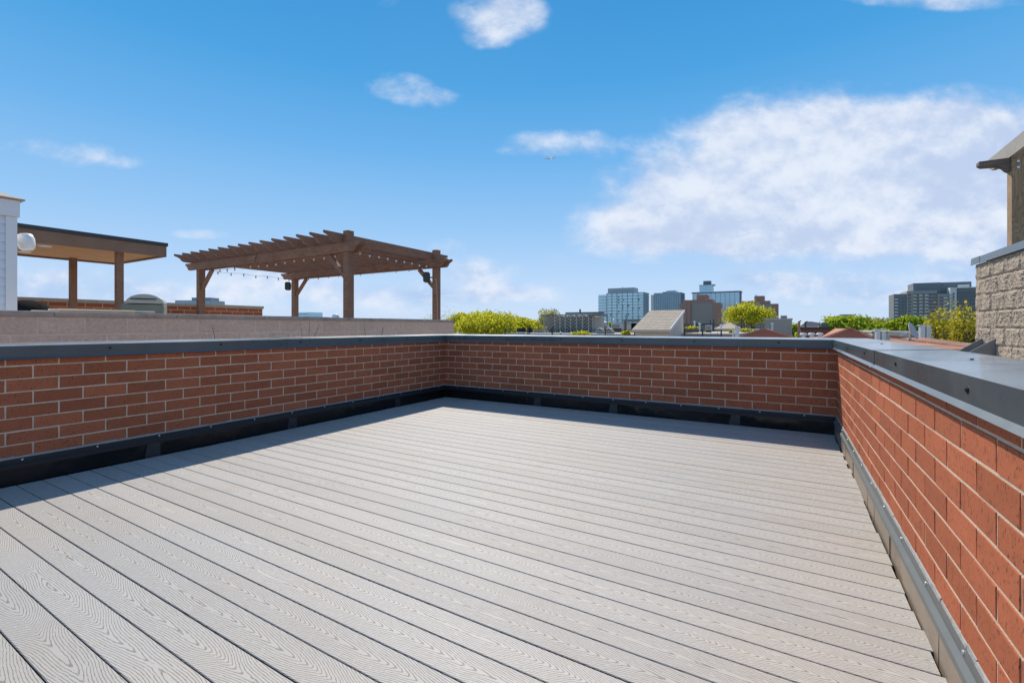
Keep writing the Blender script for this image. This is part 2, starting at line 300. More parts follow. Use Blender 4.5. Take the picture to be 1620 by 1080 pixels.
# ------------------------------------------------------------------ object helpers
def thing(name, label, cat, loc=(0, 0, 0), rz=0, group=None, kind=None):
    o = bpy.data.objects.new(name, None); C.objects.link(o); o.location = loc; o.rotation_euler = (0, 0, rz); o.empty_display_size = .2
    if label: o['label'] = label
    if cat: o['category'] = cat
    if group: o['group'] = group
    if kind: o['kind'] = kind
    return o
def tag(o, label=None, cat=None, group=None, kind=None):
    if label: o['label'] = label
    if cat: o['category'] = cat
    if group: o['group'] = group
    if kind: o['kind'] = kind
    return o
def link(name, me, parent=None, loc=(0, 0, 0), rot=(0, 0, 0), label=None):
    o = bpy.data.objects.new(name, me); C.objects.link(o); o.parent = parent; o.location = loc; o.rotation_euler = rot
    if label: o['label'] = label
    return o
class MB:
    def __init__(s): s.v = []; s.f = []
    def box(s, x0, y0, z0, x1, y1, z1):
        i = len(s.v)
        s.v += [(x0, y0, z0), (x1, y0, z0), (x1, y1, z0), (x0, y1, z0), (x0, y0, z1), (x1, y0, z1), (x1, y1, z1), (x0, y1, z1)]
        s.f += [(i, i+3, i+2, i+1), (i+4, i+5, i+6, i+7), (i, i+1, i+5, i+4), (i+1, i+2, i+6, i+5), (i+2, i+3, i+7, i+6), (i+3, i, i+4, i+7)]
        return s
    def prism(s, poly, fn0, fn1):      # polygon swept between two mappings
        i = len(s.v); m = len(poly)
        s.v += [fn0(*p) for p in poly] + [fn1(*p) for p in poly]
        s.f += [tuple(range(i, i+m))[::-1], tuple(range(i+m, i+2*m))]
        s.f += [(i+a, i+(a+1) % m, i+m+(a+1) % m, i+m+a) for a in range(m)]
        return s
    def tube(s, a, b, r0, r1=None, seg=8, cap=True):
        r1 = r0 if r1 is None else r1
        a = Vector(a); b = Vector(b); d = (b-a).normalized(); x = d.orthogonal().normalized(); y = d.cross(x)
        i = len(s.v)
        for (p, r) in ((a, r0), (b, r1)):
            for k in range(seg):
                t = 2*math.pi*k/seg; s.v.append(tuple(p+x*r*math.cos(t)+y*r*math.sin(t)))
        s.f += [(i+k, i+(k+1) % seg, i+seg+(k+1) % seg, i+seg+k) for k in range(seg)]
        if cap: s.f += [tuple(range(i, i+seg))[::-1], tuple(range(i+seg, i+2*seg))]
        return s
    def bar(s, a, b, w, h):             # rectangular bar between two points, h along up
        a = Vector(a); b = Vector(b); d = (b-a).normalized(); x = d.cross(Vector((0, 0, 1)))
        x = x.normalized() if x.length > 1e-4 else Vector((1, 0, 0)); y = x.cross(d)
        i = len(s.v)
        for p in (a, b):
            for (u, v) in ((-1, -1), (1, -1), (1, 1), (-1, 1)): s.v.append(tuple(p+x*u*w/2+y*v*h/2))
        s.f += [(i, i+3, i+2, i+1), (i+4, i+5, i+6, i+7)] + [(i+k, i+(k+1) % 4, i+4+(k+1) % 4, i+4+k) for k in range(4)]
        return s
    def lathe(s, prof, cx=0, cy=0, seg=16):
        i = len(s.v); m = len(prof)
        for (r, z) in prof:
            for k in range(seg):
                t = 2*math.pi*k/seg; s.v.append((cx+r*math.cos(t), cy+r*math.sin(t), z))
        for j in range(m-1):
            s.f += [(i+j*seg+k, i+j*seg+(k+1) % seg, i+(j+1)*seg+(k+1) % seg, i+(j+1)*seg+k) for k in range(seg)]
        return s
    def mesh(s, name, m, bevel=0, smooth=False, seg=1):
        me = bpy.data.meshes.new(name); me.from_pydata([tuple(v) for v in s.v], [], s.f)
        bm = bmesh.new(); bm.from_mesh(me); bmesh.ops.recalc_face_normals(bm, faces=bm.faces)
        if bevel: bmesh.ops.bevel(bm, geom=list(bm.edges), offset=bevel, segments=seg, affect='EDGES', clamp_overlap=True)
        bm.to_mesh(me); bm.free()
        if smooth: me.shade_smooth()
        me.materials.append(m); return me
    def build(s, name, m, parent=None, bevel=0, smooth=False, loc=(0, 0, 0), rot=(0, 0, 0), label=None):
        return link(name, s.mesh(name, m, bevel, smooth), parent, loc, rot, label)

# ------------------------------------------------------------------ the three parapets
XL, XR, YB = -5.15, .50, 6.42
ZB, CH, BL = .21, .1016, .3048
def brick_mesh(L, H, depth, seed, m):
    rnd = random.Random(seed); mb = MB().box(0, 0, 0, L, depth, H)
    me = mb.mesh('brick', m, bevel=.0016)
    for v in me.vertices:
        v.co.x += rnd.uniform(-.0012, .0012); v.co.y += rnd.uniform(-.0008, .0008); v.co.z += rnd.uniform(-.0011, .0011)
    return me
FULL = [brick_mesh(BL-.010, CH-.010, .09, i, M['brick']) for i in range(5)]
COP = [(-.030, 1.074), (.31, 1.089), (.316, .975), (.295, .975), (.29, 1.0), (-.020, 1.0), (-.024, .986), (-.040, .969), (-.046, .973), (-.030, .990)]
def parapet(label, loc, rz, L, x0_miter, x1_miter, shift, seams, scr, mf='flash', mc='cflash'):
    root = thing('parapet_wall', label, 'parapet wall', loc, rz)
    e0 = -.3 if x0_miter else 0; e1 = .3 if x1_miter else 0
    MB().box(e0 if x0_miter and x1_miter else 0, .0016, -.3, L+(e1 if x0_miter and x1_miter else 0), .288, .9985).build('mortar_core', M['mortar'], root)
    rnd = random.Random(label)
    for r in range(8):
        x = -shift-(BL/2 if r % 2 else 0)
        while x < L:
            a = max(x, 0)+.005*(x >= 0); b = min(x+BL, L)-.005*(x+BL <= L)
            if b-a > .03:
                me = rnd.choice(FULL) if b-a > BL-.011 else brick_mesh(b-a, CH-.010, .09, int(a*100)+r, M['brick'])
                link('brick', me, root, (a, rnd.uniform(-.0018, -.0006), ZB+r*CH+rnd.uniform(-.0012, .0012)), (rnd.uniform(-.003, .003), rnd.uniform(-.0025, .0025), rnd.uniform(-.002, .002)))
            x += BL
    # coping in lapped lengths with mitred ends
    pts = [0]+seams+[L]
    for i in range(len(pts)-1):
        s0 = -1 if (i == 0 and x0_miter) else 0; s1 = 1 if (i == len(pts)-2 and x1_miter) else 0
        a = pts[i]+(.0012 if i else 0); b = pts[i+1]-(.0012 if i < len(pts)-2 else 0)
        dz = rnd.uniform(-.0012, .0012)
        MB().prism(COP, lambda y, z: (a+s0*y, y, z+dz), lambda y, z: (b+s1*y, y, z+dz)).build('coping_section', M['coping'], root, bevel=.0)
    for sx in seams:                      # cover plate over each joint
        big = [(y*1.0-(.003 if y < 0.1 else -.003), z+(.003 if z > 1.03 else -.001)) for (y, z) in COP]
        MB().prism(big, lambda y, z: (sx-.05, y, z), lambda y, z: (sx+.004, y, z)).build('coping_joint_plate', M['coping'], root)
    # screws on the fascia and the top
    hd = MB().tube((0, 0, 0), (0, -.006, 0), .0075, .0065, 6).tube((0, .001, 0), (0, -.002, 0), .012, .012, 10).mesh('screw', M['screwdark'])
    x = .33
    while x < L-.1:
        if rnd.random() < .3: link('coping_screw', hd, root, (x+.3, .17, 1.082), (R(-90), 0, 0))
        link('coping_screw', hd, root, (x, -.030, 1.035+rnd.uniform(-.006, .006))); x += scr
    # base flashing: sealant, counterflashing with hem, black panels behind the deck edge
    i0 = .012 if x0_miter else 0; i1 = L-.012 if x1_miter else L
    seal = MB(); x = i0
    while x < i1-.02:
        st = min(rnd.uniform(.08, .2), i1-x); y_ = -.006-rnd.uniform(0, .003); z_ = rnd.uniform(-.003, .004)
        seal.prism([(0.003, .198), (y_, .199), (y_*.6, .2125+z_), (.003, .217+z_)], lambda y, z: (x, y, z), lambda y, z: (x+st, y, z)); x += st
    seal.build('sealant_bead', M['seal'], root)
    CF = [(.003, .2), (-.012, .2), (-.013, .168), (-.030, .152), (-.031, .128), (-.027, .128), (-.026, .150), (.003, .16)]
    MB().prism(CF, lambda y, z: (i0*0-(y if x0_miter else 0), y, z), lambda y, z: (L+(y if x1_miter else 0), y, z)).build('counterflashing', M[mc], root)
    zs = MB().lathe([(.0, .0045), (.005, .0045), (.0075, .003), (.0085, 0), (0, 0)], seg=8).mesh('screw', M['screw'])
    x = .28
    while x < L-.05:
        link('flashing_screw', zs, root, (x, -.0125, .186), (R(90), 0, 0)); x += .46
    x = 0; prev = 0
    while x < L:
        st = rnd.uniform(1.1, 1.9); b = min(x+st, L); 
        if L-b < .3: b = L
        yo = -.018-rnd.uniform(0, .003)
        a_ = x-(yo if (x == 0 and x0_miter) else 0); b_ = b+(yo if (b == L and x1_miter) else 0)
        p = MB(); nn = 6
        for kx in range(nn):
            xa = a_+(b_-a_)*kx/nn; xb = a_+(b_-a_)*(kx+1)/nn
            p.prism([(yo, -.12), (yo-.003*math.sin(kx), .03), (yo, .145), (.003, .145), (.003, -.12)], lambda y, z: (xa, y, z), lambda y, z: (xb, y, z))
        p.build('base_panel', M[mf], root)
        if b < L and mf == 'flash':
            MB().prism([(yo-.0035, -.12), (yo-.006, .02), (yo-.004, .13), (yo+.001, .13), (yo+.001, -.12)], lambda y, z: (b-.11-.02*math.sin(z*30), y, z), lambda y, z: (b+.004, y, z)).build('membrane_lap', M['lap'], root)
        if b < L: MB().box(b-.004, yo-.004, -.12, b+.010, yo+.004, .138).build('panel_seam', M[mf], root)
        x = b
        if b >= L: break
    return root
parapet('shaded red brick parapet along the left side of the deck under slate metal coping', (XL, -1.4, 0), R(90), YB+1.4, False, True, .10, [1.9, 4.85], .93)
parapet('far shaded red brick parapet facing the camera between the two side parapets', (XL, YB, 0), 0, XR-XL, True, True, .08, [3.15], .95)
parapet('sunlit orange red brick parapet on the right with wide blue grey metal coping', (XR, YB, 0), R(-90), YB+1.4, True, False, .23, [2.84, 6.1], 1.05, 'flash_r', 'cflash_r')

# ------------------------------------------------------------------ deck
deck = thing('roof_deck', None, None, (XL+.045, -1.3, 0), 0, kind='structure')
PITCH = .1455; W = XR-XL-.075
rnd = random.Random(3)
def board(L):
    prof = [(-.0706, -.0026), (-.068, 0), (.068, 0), (.0706, -.0026), (.0706, -.024), (-.0706, -.024)]
    return MB().prism(prof, lambda y, z: (0, y, z), lambda y, z: (L, y, z)).mesh('deck_board', M['deck'])
bmes = [board(W+e) for e in (0, .006, -.007, .012, -.003)]
yy = 7.68-.0725; i = 0
while yy > .05:
    link('deck_board', bmes[[0, 1, 0, 2, 4, 0, 3][rnd.randrange(7)]], deck, (rnd.uniform(-.003, .003), yy, rnd.uniform(-.0008, .0008))); yy -= PITCH
jo = MB()
xj = .05
while xj < W: jo.box(xj, 0, -.14, xj+.04, 7.68, -.0245); xj += .4
jo.build('joists', M['joist'], deck); deck.children[-1]['kind'] = 'stuff'
tag(MB().box(XL, -1.4, -.32, XR, YB, -.16).build('roof_surface', M['joist']), kind='structure')
tag(MB().box(XL-.33, -9, -11, XR+.33, YB+.33, -.33).build('apartment_building', M['redb']), 'red brick building whose flat roof carries the deck and parapets', 'building')

# ------------------------------------------------------------------ split faced block walls
def block_mesh(L, H, m, seed, amp, nx=11, nz=6, depth=.1):
    rr = random.Random(seed); mb = MB(); idx = {}
    def nf(a, b, r=random.Random(seed)): return r.uniform(0, 1)
    lowf = [[rr.uniform(-1, 1) for _ in range(5)] for _ in range(4)]
    for j in range(nz+1):
        for i in range(nx+1):
            edge = i in (0, nx) or j in (0, nz)
            fx = i/nx*4; fz = j/nz*3; a, b = int(min(fx, 3)), int(min(fz, 2)); tx, tz = fx-a, fz-b
            lv = (lowf[b][a]*(1-tx)+lowf[b][a+1]*tx)*(1-tz)+(lowf[b+1][a]*(1-tx)+lowf[b+1][a+1]*tx)*tz
            d = -amp*(.9+.6*lv+rr.uniform(-.35, .35)) if not edge else -amp*rr.uniform(.0, .6)
            mb.v.append((L*i/nx+(0 if i in (0, nx) else rr.uniform(-.1, .1)*L/nx), d, H*j/nz+(0 if j in (0, nz) else rr.uniform(-.15, .15)*H/nz)))
    g = lambda i, j: j*(nx+1)+i
    for j in range(nz):
        for i in range(nx):
            if (i+j+seed) % 2: mb.f += [(g(i, j), g(i+1, j), g(i+1, j+1)), (g(i, j), g(i+1, j+1), g(i, j+1))]
            else: mb.f += [(g(i, j), g(i+1, j), g(i, j+1)), (g(i+1, j), g(i+1, j+1), g(i, j+1))]
    o = len(mb.v); mb.v += [(0, depth, 0), (L, depth, 0), (L, depth, H), (0, depth, H)]
    mb.f += [tuple([o, o+1]+[g(i, 0) for i in range(nx, -1, -1)]), tuple([o+2, o+3]+[g(i, nz) for i in range(nx+1)]),
             tuple([o+3, o]+[g(0, j) for j in range(nz+1)]), tuple([o+1, o+2]+[g(nx, j) for j in range(nz, -1, -1)]), (o, o+3, o+2, o+1)]
    return mb.mesh('block', m)
def block_wall(root, L, ztop, courses, m, mj, amp, shift=0, thick=.2, joint=0., nx=11, nz=6):
    h = .2032; l = .4064
    var = [block_mesh(l-.010, h-.010, m, s, amp, nx, nz) for s in range(6)]
    MB().box(.003, -amp*joint, ztop-courses*h, L-.003, thick, ztop).build('mortar_core', mj, root)
    rr = random.Random(5)
    for c in range(courses):
        x = -shift-(l/2 if c % 2 else 0)
        while x < L:
            a = max(x, 0)+.005; b = min(x+l, L)-.005
            if b-a > .05:
                me = rr.choice(var) if b-a > l-.011 else block_mesh(b-a, h-.010, m, int(a*10)+c, amp, nx=max(2, int((b-a)/.036)))
                link('block', me, root, (a, rr.uniform(-.002, .002), ztop-(c+1)*h+.005))
            x += l
# left neighbour
LBX = -7.1; LBE = 9.2
lw = thing('block_parapet_wall', 'long beige split faced block parapet behind the left coping, weathered caps on top', 'block wall', (LBX, -3, 0), R(90))
ZC = 1.335
block_wall(lw, LBE+3, ZC, 5, M['cmu'], M['cmujoint'], .007, .13)
x = 0; rr = random.Random(9)
while x < LBE+3:
    b = min(x+1.22, LBE+3+.02)
    MB().box(x+.003, -.022, ZC, b-.003, .222, ZC+.058+rr.uniform(-.003, .003)).build('cap_stone', M['cap'], lw, bevel=.006); x = b+.0
    if b >= LBE+3: break
# weedy stems growing in front of that wall
def stems(label, X, Y, z0, hts):
    root = thing('dry_weed', label, 'weed', (X, Y, z0)); rr = random.Random(int(Y*100))
    for h in hts:
        mb = MB(); p = Vector((rr.uniform(-.02, .02), rr.uniform(-.05, .05), 0)); d = Vector((rr.uniform(-.1, .1), rr.uniform(-.45, .45), 1))
        for s in range(4):
            e = p+d*(h/4); mb.tube(p, e, .003, .0024, 5)
            if s > 0: mb.tube(p, p+Vector((0, rr.choice((-1, 1))*.06, .07)), .002, .001, 4)
            p = e; d.y += rr.uniform(-.2, .2)
        mb.build('stem', M['bark'], root)
stems('thin bare weed stems poking above the left coping below the second pergola post', -5.75, 3.9, .3, [.95, 1.0, .9])
stems('single dry stem above the left coping left of the pergola speaker post', -5.75, 3.0, .3, [.93])
stems('sparse dry stems above the left coping near the far corner', -5.75, 5.4, .3, [.95, .9, .92])
tag(MB().box(-40, -9, -11, LBX-.205, LBE, .72).build('neighbouring_building', M['grey']), 'left neighbouring building under the pergola terrace', 'building')
tag(MB().box(-40.02, -9.02, .724, LBX-.21, LBE-.01, .76).build('terrace_floor', M['membrane']), kind='structure')
MBx = MB().box(LBX-.2, -9, -11, LBX-.004, LBE, ZC-5*.2032-.002)
tag(MBx.build('side_wall', M['grey']), 'blank lower side wall of the left neighbouring building below its block parapet', 'wall')
# far brick wall on the neighbour's terrace
FW = thing('terrace_brick_wall', 'low red brick wall with pale concrete cap at the back of the left terrace', 'brick wall', (-13.5, -2, 0), R(90))
FL = 10.18; ft = 1.76
MB().box(0, .004, .72, FL, .2, ft).build('mortar_core', M['mortar'], FW)
fm = [brick_mesh(BL-.012, CH-.012, .08, 40+i, M['brick']) for i in range(3)]
for r in range(6):
    x = .0-(BL/2 if r % 2 else 0)
    while x < FL-.05:
        a = max(x, 0); b = min(x+BL, FL)
        if b-a > BL-.01: link('brick', rr.choice(fm), FW, (a+.006, 0, ft-(r+1)*CH+.005))
        elif b-a > .04: link('brick', brick_mesh(b-a-.012, CH-.012, .08, r, M['brick']), FW, (a+.006, 0, ft-(r+1)*CH+.005))
        x += BL
x = 0
while x < FL:
    b = min(x+.9, FL+.03); MB().box(x+.002, -.03, ft, b-.002, .24, ft+.075).build('cap_stone', M['conc'], FW, bevel=.005); x = b
    if b >= FL: break

# ------------------------------------------------------------------ pergola on the left terrace
pg = thing('pergola', 'large brown cedar pergola with scrolled rafter tails on the left terrace', 'pergola', (-13.15, 6.31, .76))
PX, PY = 5.65, 2.70; TZ = 3.13-.76; BZ0, BZ1 = 2.70-.76, 2.885-.76; RZ1 = 3.065-.76
for (x, y, zt) in ((0, 0, BZ1), (PX, 0, TZ), (0, PY, BZ1), (PX, PY, TZ)):
    MB().box(x-.075, y-.075, 0, x+.075, y+.075, zt).build('post', M['pergola'], pg, bevel=.006)
def tail(L, h, out=.0, c=.30):            # profile with scrolled ends in (along, up)
    e = [(0, h), (0, h*.80), (c*.10, h*.70), (c*.32, h*.60), (c*.52, h*.44), (c*.62, h*.22), (c*.80, h*.04), (c, 0)]
    return e+[(L-a, z) for a, z in e[::-1]]
def xbeam(y, th, x0, x1, z0, h, name, m, parent, c=.2):
    L = x1-x0
    return MB().prism(tail(L, h, c=c), lambda a, z: (x0+a, y-th/2, z0+z), lambda a, z: (x0+a, y+th/2, z0+z)).build(name, m, parent)
for y in (0, PY):
    for s in (-1, 1):
        xbeam(y+s*.096, .040, -.55 if s < 0 else -.53, PX+.42, BZ0, BZ1-BZ0, 'beam', M['pergola'], pg)
    xbeam(y-.128, .018, PX*.37, PX*.37+.6, BZ0+.005, BZ1-BZ0-.02, 'beam_splice', M['pergola'], pg, c=.1)
NR = 15
for i in range(NR):
    x = -.22+i*(PX+.14)/(NR-1)
    MB().prism(tail(3.75, RZ1-BZ1, c=.26), lambda a, z: (x-.02, -.52+a, BZ1+.002+z), lambda a, z: (x+.02, -.52+a, BZ1+.002+z)).build('rafter', M['pergola'], pg)
for (x, s) in ((0, 1), (PX, -1)):
    for y in (0, PY):
        MB().bar((x+s*.07, y, BZ0-.50), (x+s*.56, y, BZ0-.02), .07, .085).build('knee_brace', M['pergola'], pg)
# string lights
sl_ = thing('string_lights', 'string of small round bulbs looped under the pergola beams', 'string lights', (-13.15, 6.31, .76))
def strand(a, b, nb, sag):
    a = Vector(a); b = Vector(b); wire = MB(); prev = a
    for i in range(1, nb*2+1):
        t = i/(nb*2); p = a.lerp(b, t); p.z -= sag*(math.sin(math.pi*((t*3) % 1)))*.5+.0
        wire.tube(prev, p, .004, .004, 4, False); prev = p
        if i % 2:
            bl = MB().lathe([(0, -.075), (.013, -.068), (.021, -.050), (.017, -.032), (.010, -.018)], seg=10).mesh('bulb', M['bulb'], smooth=True)
            o = link('bulb', bl, sl_, tuple(p)); MB().tube((0, 0, -.02), (0, 0, .006), .012, .012, 6).build('socket', M['wire'], o)
    wire.build('wire', M['wire'], sl_)
strand((.1, .16, BZ0+.01), (PX-.1, .16, BZ0+.06), 16, .06)
strand((PX-.05, .2, BZ0+.09), (PX-.12, PY-.1, BZ0+.07), 9, .05)
strand((.1, .2, BZ0+.01), (.1, PY-.1, BZ0+.0), 7, .05)
strand((.2, PY-.15, BZ0+.0), (PX-.1, PY-.15, BZ0+.03), 12, .05)
def speaker(label, loc, m, w, h, d, rz=0, brk=(0, .06, 0)):
    r_ = thing('outdoor_speaker', label, 'speaker', loc, rz)
    mb = MB().prism([(-w/2, 0), (w/2, 0), (w/2*.75, d), (-w/2*.75, d)], lambda x, y: (x, y-d/2, -h/2), lambda x, y: (x, y-d/2, h/2))
    mb.build('cabinet', m, r_, bevel=min(w, d)*.2)
    MB().box(-w*.34, -d/2-.004, -h*.4, w*.34, -d/2-.001, h*.4).build('grille', m, r_)
    MB().bar((0, 0, 0), brk, .03, .03).build('bracket', M['darkmetal'], r_)
speaker('dark green speaker on the right rear pergola post', (-7.74, 8.93, 2.46), M['green_spk'], .18, .26, .17, R(30), (.14, .05, 0))
speaker('dark green speaker on the left rear pergola post', (-13.48, 9.0, 2.5), M['green_spk'], .18, .26, .17, R(35), (.22, .0, 0))
wr = MB(); pts = [(-7.44, 8.92, 2.42), (-7.415, 8.925, 2.1), (-7.40, 8.92, 1.8), (-7.405, 8.93, 1.3), (-7.40, 8.92, .8)]
for a, b in zip(pts, pts[1:]): wr.tube(a, b, .005, .005, 5)
tag(wr.build('speaker_cable', M['beige']), 'thin cable running down the right rear pergola post', 'cable')

# ------------------------------------------------------------------ flat roofed cabana
cb = thing('cabana', 'flat roofed cabana with wood fascia and honey wood ceiling on the left terrace', 'cabana', (-10.7, 4.5, .76))
z0, z1 = 2.62-.76, 2.83-.76
MB().box(-.04, -8, z0, 0, 0, z1).build('fascia_board', M['cabana'], cb)
MB().box(-2.30, -.04, z0, -.042, 0, z1).build('fascia_board', M['cabana'], cb)
MB().box(-2.34, -8, z0, -2.302, 0, z1).build('fascia_board', M['cabana'], cb)
MB().box(-2.36, -8.02, z1+.002, .02, .02, z1+.068).build('roof_edge', M['darkmetal'], cb)
for i in range(17):
    MB().box(-2.298+i*.1325, -7.95, z0+.035, -2.298+i*.1325+.1285, -.045, z0+.05).build('ceiling_board', M['ceil'], cb)
for (px, X) in ((188.5, -.2), (115.5, -2.12)):
    a, b = ray(px); Yp = b*(-10.7+X)/a-4.5
    for yy in (Yp, Yp-4.2): MB().box(X-.055, yy-.055, 0, X+.055, yy+.055, z0+.034).build('post', M['pergola'], cb, bevel=.005)
for (x, y) in ((-.52, -1.64), (-1.7, -1.62)):
    MB().lathe([(0, 0), (.09, 0), (.095, .02)], x, y, 16).build('recessed_light', M['white'], cb, loc=(0, 0, z0+.012))
# stair penthouse in white siding
ph = thing('siding_penthouse', 'white clapboard stair penthouse cut by the left edge of the picture', 'penthouse', (-8.0, 1.78, .76))
MB().box(-2.3, -6, 0, -.02, -.02, 1.78).build('wall', M['siding'], ph)
for i in range(17):
    MB().prism([(-.02, i*.105), (0.006, i*.105), (-.012, i*.105+.104), (-.02, i*.105+.104)], lambda x, z: (x, -6, z), lambda x, z: (x, -.086, z)).build('siding_board', M['siding'], ph)
MB().box(-.02, -.085, 0, .012, .012, 1.78).build('corner_board', M['white'], ph)
MB().box(-2.4, -6.1, 1.782, .03, .03, 1.98).build('fascia', M['white'], ph)
MB().prism([(-2.46, 1.985), (.06, 1.985), (.06, 2.0), (-1.2, 2.3), (-2.46, 2.0)], lambda x, z: (x, -6.2, z), lambda x, z: (x, .07, z)).build('roof', M['shingle'], ph)
fl = thing('wall_speaker', 'round white outdoor speaker mounted on the siding penthouse corner', 'speaker', (-8.11, 1.895, 2.27))
MB().lathe([(0, -.105), (.045, -.102), (.07, -.08), (.082, -.02), (.084, .04), (.07, .09), (.04, .105), (0, .108)], seg=18).build('housing', M['white'], fl, smooth=True, rot=(R(8), 0, 0))
MB().bar((0, -.10, 0), (0, .0, 0), .04, .05).build('bracket', M['white'], fl)
# covered grill, lumber, black cover
gx, gy = -9.9, 3.4
a, b = ray(229); gy = gx*b/a
gr_ = thing('covered_grill', 'olive grey grill with rounded pale hood between cabana and pergola', 'grill', (gx, gy, .83), R(60))
MB().box(-.30, -.2, .0, .30, .2, .79).build('cabinet', M['grill'], gr_, bevel=.015)
prof = [(.27*math.cos(t), .80+.17*math.sin(t)) for t in [math.pi*i/12 for i in range(13)]]
MB().prism(prof, lambda x, z: (x+.03, -.21, z), lambda x, z: (x+.03, .19, z)).build('hood', M['grilldome'], gr_, bevel=.01)
MB().tube((-.16, -.25, .88), (.2, -.25, .88), .011).build('handle', M['darkmetal'], gr_)
lb = thing('lumber_stack', 'low stack of pale boards lying behind the block parapet', 'boards', (-9.2, 2.85, 1.43))
for i, (o_, ln) in enumerate(((0, 1.15), (.1, 1.3), (-.1, 1.0), (.16, .9))):
    MB().box(-.18+i*.09, -.55+o_, .0+(i % 2)*.03, -.10+i*.09, -.55+o_+ln, .028+(i % 2)*.03).build('board', M['beige'], lb)
MB().box(-.2, -.5, -.67, .2, .7, -.002).build('support', M['grill'], lb)
cv = MB().lathe([(.36, 0), (.37, .2), (.33, .42), (.22, .50), (.1, .53), (0, .54)], seg=18)
cv.v = [(.62*x*(1+.08*math.sin(5*z*9+x*8)), .62*y*(1.3+.1*math.sin(7*x*6)), z+.025*math.sin(19*x)) for x, y, z in cv.v]
tag(cv.build('furniture_cover', M['black'], smooth=True, loc=(-9.9, 2.32, 1.07)), 'black fabric cover bulging beside the white penthouse', 'furniture cover')
vb = thing('roof_vent', 'small white round vent cap beside the front right pergola post', 'vent', (-7.75, 6.2, .76))
MB().tube((0, 0, 0), (0, 0, .62), .04).build('pipe', M['white'], vb); MB().lathe([(0, .72), (.06, .70), (.075, .65), (.07, .60), (0, .6)], seg=14).build('cap', M['white'], vb, smooth=True)

# ------------------------------------------------------------------ right neighbour: tall split block wall and timber frame
RW = 2.12; RE = 8.2
rw = thing('tall_block_wall', 'sunlit tan split faced block wall with grey metal coping at the right edge', 'block wall', (RW, RE, 0), R(-90))
block_wall(rw, 6.5, 2.02, 10, M['cmu_r'], M['cmurjoint'], .016, .28, thick=.3, joint=.1, nx=20, nz=10)
PR = [(-.035, 2.10), (.33, 2.10), (.33, 2.03), (.31, 2.03), (.31, 2.06), (-.02, 2.06), (-.03, 2.015), (-.04, 2.015)]
for (a, b) in ((-.04, .26), (.255, 3.2), (3.2, 6.5)):
    off = .003 if a == -.04 else 0
    MB().prism(PR, lambda y, z: (a, y-off, z+off), lambda y, z: (b-(0 if off else 0), y-off, z+off)).build('coping_section', M['coping_r'], rw)
tag(MB().box(RW+.31, -6, -11, 14, RE, 1.2).build('right_building', M['cmu_r']), 'tan block building behind the right hand block wall', 'building')
tag(MB().box(XR+.36, -6, -11, RW+.30, 11, -.4).build('lower_roof', M['membrane']), kind='structure')
tag(MB().box(XR+.36, -6, -.4, RW+.3, 11, -.2).build('lower_roof_deck', M['grey']), kind='structure') if False else None
rf = thing('timber_frame', 'treated pine roof frame with knotty post standing on the right block wall', 'timber frame', (2.25, 7.68, 2.10))
MB().box(0, -.14, 0, .14, 0, 1.24).build('post', M['wood_r'], rf, bevel=.004)
MB().box(1.9, -.14, 0, 2.04, 0, 1.24).build('post', M['wood_r'], rf, bevel=.004)
prof = [(-.27, .15), (-.27, .11), (-.24, .085), (-.12, .075), (-.06, .05), (-.03, .01), (0, -.01), (2.3, -.01), (2.3, .15)]
MB().prism(prof, lambda x, z: (x, -.12, .93+z), lambda x, z: (x, -.02, .93+z)).build('beam', M['wood_dark'], rf)
for X in (-.02, .9, 1.85):
    pr = [(.50, 1.14), (.55, 1.20), (.50, 1.25), (-4.5, 1.25), (-4.5, 1.08), (.40, 1.08)]
    MB().prism(pr, lambda y, z: (X, y, z), lambda y, z: (X+.045, y, z)).build('rafter', M['wood_grey'], rf)
MB().box(.03, -.10, 1.252, .11, -.03, 1.29).build('post_cap', M['wood_dark'], rf)
for zz in (1.02, .95): MB().tube((.05, -.141, zz), (.05, -.150, zz), .016, .014, 8).build('bolt', M['screw'], rf)
# scupper hood at the foot of the wall
sc = thing('scupper_hood', 'angled grey metal scupper hood at the foot of the tan block wall', 'scupper', (RW, 0, 0))
a, b = ray(1578); Ys = RW*b/a
MB().prism([(0, .0), (0, .30), (-.36, .03), (-.36, -.06)], lambda x, z: (x, Ys, .80+z), lambda x, z: (x, Ys+.012, .80+z)).build('side_plate', M['coping_r'], sc)
MB().prism([(0, .0), (0, .30), (-.36, .03), (-.36, -.06)], lambda x, z: (x, Ys+.40, .80+z), lambda x, z: (x, Ys+.412, .80+z)).build('side_plate', M['coping_r'], sc)
MB().prism([(0, .0), (0, .012), (-.36, -.048), (-.36, -.06)], lambda x, z: (x, Ys+.012, .80+z), lambda x, z: (x, Ys+.40, .80+z)).build('tray', M['darkmetal'], sc)

# ------------------------------------------------------------------ ground
g = MB(); g.v = [(-6000, -6000, -11), (6000, -6000, -11), (6000, 9000, -11), (-6000, 9000, -11)]; g.f = [(0, 1, 2, 3)]
tag(g.build('ground', M['ground']), kind='structure')

